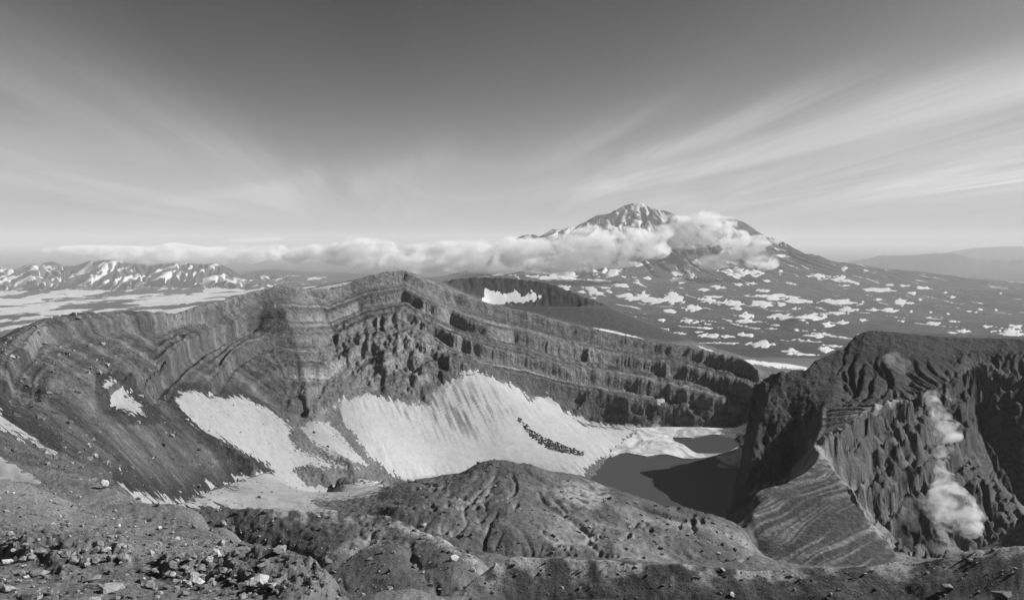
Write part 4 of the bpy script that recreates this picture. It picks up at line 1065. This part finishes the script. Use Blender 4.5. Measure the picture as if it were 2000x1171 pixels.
def stone_mesh(npts, seed, fine=False, flat=0.75):
    bm = hull(npts, seed, flat)
    if fine:
        bmesh.ops.subdivide_edges(bm, edges=bm.edges[:], cuts=2, use_grid_fill=True)
        for v in bm.verts:
            q = v.co * 2.3 + Vector((seed * 3.3, 0, 0))
            v.co = v.co * (1 + 0.10 * mnoise.noise(q) + 0.06 * mnoise.noise(q * 2.7))
    me = bpy.data.meshes.new('stone'); bm.to_mesh(me); bm.free()
    return me


BIG = [stone_mesh(16, 40 + k, True, 0.8) for k in range(9)]
MED = [stone_mesh(12, 80 + k, False, 0.75) for k in range(12)]
_cache = {}


def with_mat(me, mk):
    if (me.name, mk) not in _cache:
        c = me.copy(); c.materials.clear(); c.materials.append(MATS[mk]); _cache[(me.name, mk)] = c
    return _cache[(me.name, mk)]


def boulder(u, v, w_, h_, tone, label, group=None, mesh=None, sink=0.25, name='boulder'):
    x, y, z = hit(u, v + h_ * 0.35, 41, 700)
    s_ = y / F
    o = bpy.data.objects.new(name, with_mat(mesh or random.choice(BIG), tone))
    COL.objects.link(o)
    a, b = w_ * s_ * 0.68, h_ * s_ * 0.70
    o.scale = (a, a * random.uniform(0.8, 1.1), b)
    o.rotation_euler = (random.uniform(-0.25, 0.25), random.uniform(-0.25, 0.25), random.uniform(0, 6.28))
    o.location = (x, y + a * 0.3, z + b * (0.75 - sink))
    o['label'] = label; o['category'] = 'rock'
    if group: o['group'] = group
    return o


NAMED = [
 (203, 946, 14, 20, 'p', 'pale upright block at the lip of the stony slope above the lower snow'),
 (435, 1021, 14, 13, 'p', 'lone pale boulder in the middle of the dark hummock'),
 (504, 1138, 40, 24, 'p', 'largest pale rounded boulder near the bottom, below the dark outcrop'),
 (382, 1132, 30, 17, 'p', 'pale angular boulder left of the largest pale boulder'),
 (545, 1076, 32, 18, 'g', 'grey block topping the outcrop against the dark hummock'),
 (516, 1098, 24, 12, 'd', 'dark block just under the top of the outcrop'),
 (125, 1061, 26, 20, 'd', 'dark pyramid rock on top of the left outcrop'),
 (223, 1070, 20, 22, 'd', 'dark upright block at the right end of the left outcrop'),
 (231, 1088, 14, 16, 'd', 'smaller dark block under the upright block on the left outcrop'),
 (208, 1073, 14, 11, 'p', 'pale block leaning on the dark upright block of the left outcrop'),
 (192, 1072, 20, 10, 'd', 'dark slab beside the pale block on the left outcrop'),
 (215, 1090, 18, 14, 'g', 'grey block below the pale one on the left outcrop'),
 (8, 1099, 24, 13, 'p', 'bright white stone at the left edge beside the dark outcrop'),
 (66, 1120, 20, 16, 'd', 'dark pointed rock in front of the hollow of the left outcrop'),
 (80, 1119, 22, 13, 'g', 'grey rock touching the dark pointed rock below the left outcrop'),
 (8, 1060, 11, 12, 'p', 'pale stone at the left edge above the bright white one'),
 (18, 1040, 9, 9, 'p', 'small pale stone above the left end of the outcrop'),
 (184, 1144, 22, 13, 'd', 'dark slab lying below the left outcrop near the bottom'),
 (172, 1130, 40, 13, 'g', 'wide flat grey slab below the left outcrop'),
 (210, 1152, 42, 12, 'p', 'wide pale slab near the bottom right of the dark slab'),
 (291, 1143, 22, 16, 'g', 'grey angular rock near the bottom between the two outcrops'),
 (95, 1157, 14, 14, 'd', 'small dark pyramid near the bottom below the left outcrop'),
 (54, 1162, 32, 22, 'd', 'large dark rock cut by the bottom edge at lower left'),
 (14, 1150, 26, 18, 'g', 'grey rock in the bottom left corner'),
 (433, 1060, 11, 15, 'p', 'pale upright stone at the edge of the slope above the right outcrop'),
 (420, 1083, 22, 16, 'p', 'pale block just above the right outcrop'),
 (405, 1094, 20, 12, 'g', 'grey block between the pale block and the dark chain of rocks'),
 (333, 1107, 28, 15, 'd', 'dark rock at the left end of the right outcrop chain'),
 (390, 1112, 26, 13, 'd', 'dark rock in the middle of the right outcrop chain'),
 (282, 1112, 20, 13, 'd', 'dark rock left of the right outcrop chain'),
 (362, 1109, 16, 10, 'g', 'grey rock between two dark rocks of the chain'),
 (359, 1064, 9, 5, 'p', 'bright white chip of stone on the slope above the right outcrop'),
 (215, 1047, 8, 5, 'p', 'bright white chip of stone on the slope above the left outcrop'),
 (460, 1082, 14, 12, 'd', 'dark pointed rock left of the top of the right outcrop'),
 (480, 1140, 16, 12, 'g', 'grey rock just left of the largest pale boulder'),
 (457, 1138, 18, 14, 'g', 'grey rock two places left of the largest pale boulder'),
 (532, 1153, 10, 8, 'p', 'small white stone just right below the largest pale boulder'),
 (808, 1105, 10, 10, 'd', 'lone dark boulder on the right flank of the hummock'),
 (827, 1026, 10, 9, 'p', 'pale boulder on the right shoulder of the hummock'),
 (887, 1091, 18, 14, 'p', 'pale outcrop block on the steep right edge of the hummock'),
 (924, 1113, 12, 9, 'p', 'pale block at the foot of the hummock beside the dark gully'),
 (967, 1103, 9, 8, 'p', 'pale stone on the left end of the foreground crest'),
 (1181, 977, 8, 7, 'p', 'pale stone on the shoulder of the mound near the lake'),
 (1430, 1161, 11, 8, 'p', 'pale stone on the foreground ridge below the gully of the mound'),
 (1853, 1147, 26, 13, 'd', 'dark boulder on the foreground ridge below the steam'),
 (1961, 1162, 34, 16, 'd', 'large dark boulder in the bottom right corner'),
 (1896, 1094, 9, 6, 'p', 'pale stone on the crest under the steam plume'),
 (1412, 1112, 10, 6, 'p', 'pale stone on the foreground crest below the gully'),
 (1243, 1106, 9, 8, 'p', 'pale stone on the middle of the foreground crest'),
 (1385, 932, 10, 7, 'd', 'small rock standing out of the shaded lake'),
]
for t_ in NAMED:
    boulder(*t_)
# more loose stones one can pick out on the near slopes
G1 = 'loose stones on the near slopes'
zones = [((0, 500), (960, 1075), 70, (4, 9), 'ppgg', 'small loose stone lying on the open stony slope'),
         ((20, 250), (1060, 1112), 45, (8, 20), 'dggg', 'jumbled dark stone of the left outcrop'),
         ((280, 640), (1085, 1165), 85, (7, 18), 'dggg', 'jumbled stone of the right outcrop'),
         ((0, 560), (1118, 1170), 50, (6, 14), 'pggd', 'stone strewn along the bottom below the outcrops')]
for (ua, ub), (va, vb), cnt, (sa, sb), tones, lab in zones:
    for _ in range(cnt):
        u, v = random.uniform(ua, ub), random.uniform(va, vb)
        if v < 930 + 0.22 * u - 5 or (v < 1075 and u > 430): continue
        w_ = random.uniform(sa, sb) * random.choice((0.7, 0.85, 1, 1.2))
        boulder(u, v, w_, w_ * random.uniform(0.55, 0.9), random.choice(tones), lab, lab, random.choice(MED if w_ < 10 else BIG))


def scatter(name, label, n_, ulo, uhi, ylo, yhi, size, tones, seed, reject=None, lift=0.0):
    """thousands of small stones joined as one mass"""
    r = np.random.default_rng(seed)
    prot = []
    for k in range(8):
        bm = hull(8, 500 + k, 0.75); bm.verts.index_update()
        prot.append((np.array([v.co[:] for v in bm.verts]), [[l.vert.index for l in f.loops] for f in bm.faces])); bm.free()
    V_, F_, A_ = [], [], []; off = 0
    for _ in range(n_):
        u = r.uniform(ulo, uhi); y = math.exp(r.uniform(math.log(ylo), math.log(yhi)))
        x = (u - UC) / F * y
        if reject is not None and reject(u, y): continue
        z = height(x, y) + lift
        s_ = size[0] * (1 - r.random()) ** -0.55 * (1 + y / size[2])
        s_ = min(s_, size[1] * (1 + y / size[2]))
        pv, pf = prot[r.integers(8)]
        a = r.uniform(0, 6.28); ca, sa_ = math.cos(a), math.sin(a)
        q = pv * np.array([s_, s_ * r.uniform(0.7, 1.1), s_ * r.uniform(0.6, 1)])
        q = np.stack([q[:, 0] * ca - q[:, 1] * sa_ + x, q[:, 0] * sa_ + q[:, 1] * ca + y, q[:, 2] + z + 0.15 * s_], -1)
        V_.append(q); F_ += [[i + off for i in f] for f in pf]; off += len(pv)
        A_.append(np.full(len(pv), r.choice(tones) * r.uniform(0.8, 1.2)))
    me = bpy.data.meshes.new(name)
    me.from_pydata(np.concatenate(V_).tolist(), [], F_)
    at = me.attributes.new('albedo', 'FLOAT_COLOR', 'POINT')
    g = np.concatenate(A_)
    at.data.foreach_set('color', np.stack([g, g, g, np.ones_like(g)], -1).astype(np.float32).ravel())
    me.materials.append(M_NEAR)
    o = bpy.data.objects.new(name, me); COL.objects.link(o)
    o['kind'] = 'stuff'; o['label'] = label; o['category'] = 'rubble'


def snowy(u, y):
    return alls[int(rowx(y)), int(round(float(colx(u))))] > -0.3


scatter('rubble', 'small stones covering the near slope', 5200, -20, 700, 42, 235, (0.035, 0.30, 75.0), [0.12, 0.17, 0.22, 0.3], 901, lambda u, y: y > float(np.interp(u, [250, 340, 470, 600, 700], [235, 190, 125, 62, 50])) or snowy(u, y))
scatter('rubble', 'small stones on the foreground crest at lower right', 3400, 900, 2020, 140, 178, (0.06, 0.5, 400.0), [0.09, 0.14, 0.2, 0.3], 902, lambda u, y: not -18 < y - float(np.interp(u, [900, 1000, 1200, 1600, 1900, 2000], [165, 172, 170, 164, 155, 150])) < 5)
scatter('rubble', 'small stones on the dark hummock', 900, 335, 930, 205, 284, (0.14, 0.8, 400.0), [0.1, 0.16, 0.25, 0.32], 903)
scatter('rubble', 'small stones on the mound', 600, 760, 1460, 365, 465, (0.22, 1.0, 600.0), [0.1, 0.16, 0.28], 904)
scatter('rubble', 'scattered stones on the left scree slope and rim', 1500, 0, 520, 240, 640, (0.22, 1.5, 500.0), [0.1, 0.2, 0.3], 905, snowy)
scatter('rubble', 'few dark stones lying on the basin snowfield', 160, 400, 700, 430, 780, (0.35, 1.6, 2000.0), [0.06, 0.1, 0.15], 907, lambda u, y: not snowy(u, y), 0.9)
strip = [(1018, 824), (1026, 836), (1040, 850), (1060, 864), (1085, 876), (1110, 884), (1132, 888)]
sy = [hit(u, v, 700, 1080)[1] for u, v in strip]
scatter('rubble', 'dark band of rubble lying on the big snow slope', 2600, 1012, 1140, min(sy) - 6, max(sy) + 6, (0.6, 2.0, 9000.0), [0.05, 0.07, 0.1], 906,
        lambda u, y: abs((HV - height((u - UC) / F * y, y) / y * F) - float(np.interp(u, [p[0] for p in strip], [p[1] for p in strip]))) > 4 + 6 * math.sin((u - 1012) / 128 * 3.1) + 3 * mnoise.noise(Vector((u / 9, y / 9, 0))), 1.6)
print('TRIS', sum(sum(len(p.vertices) - 2 for p in o.data.polygons) if len(o.data.polygons) < 2000 else len(o.data.loops) // 2 for o in bpy.data.objects if o.type == 'MESH'))
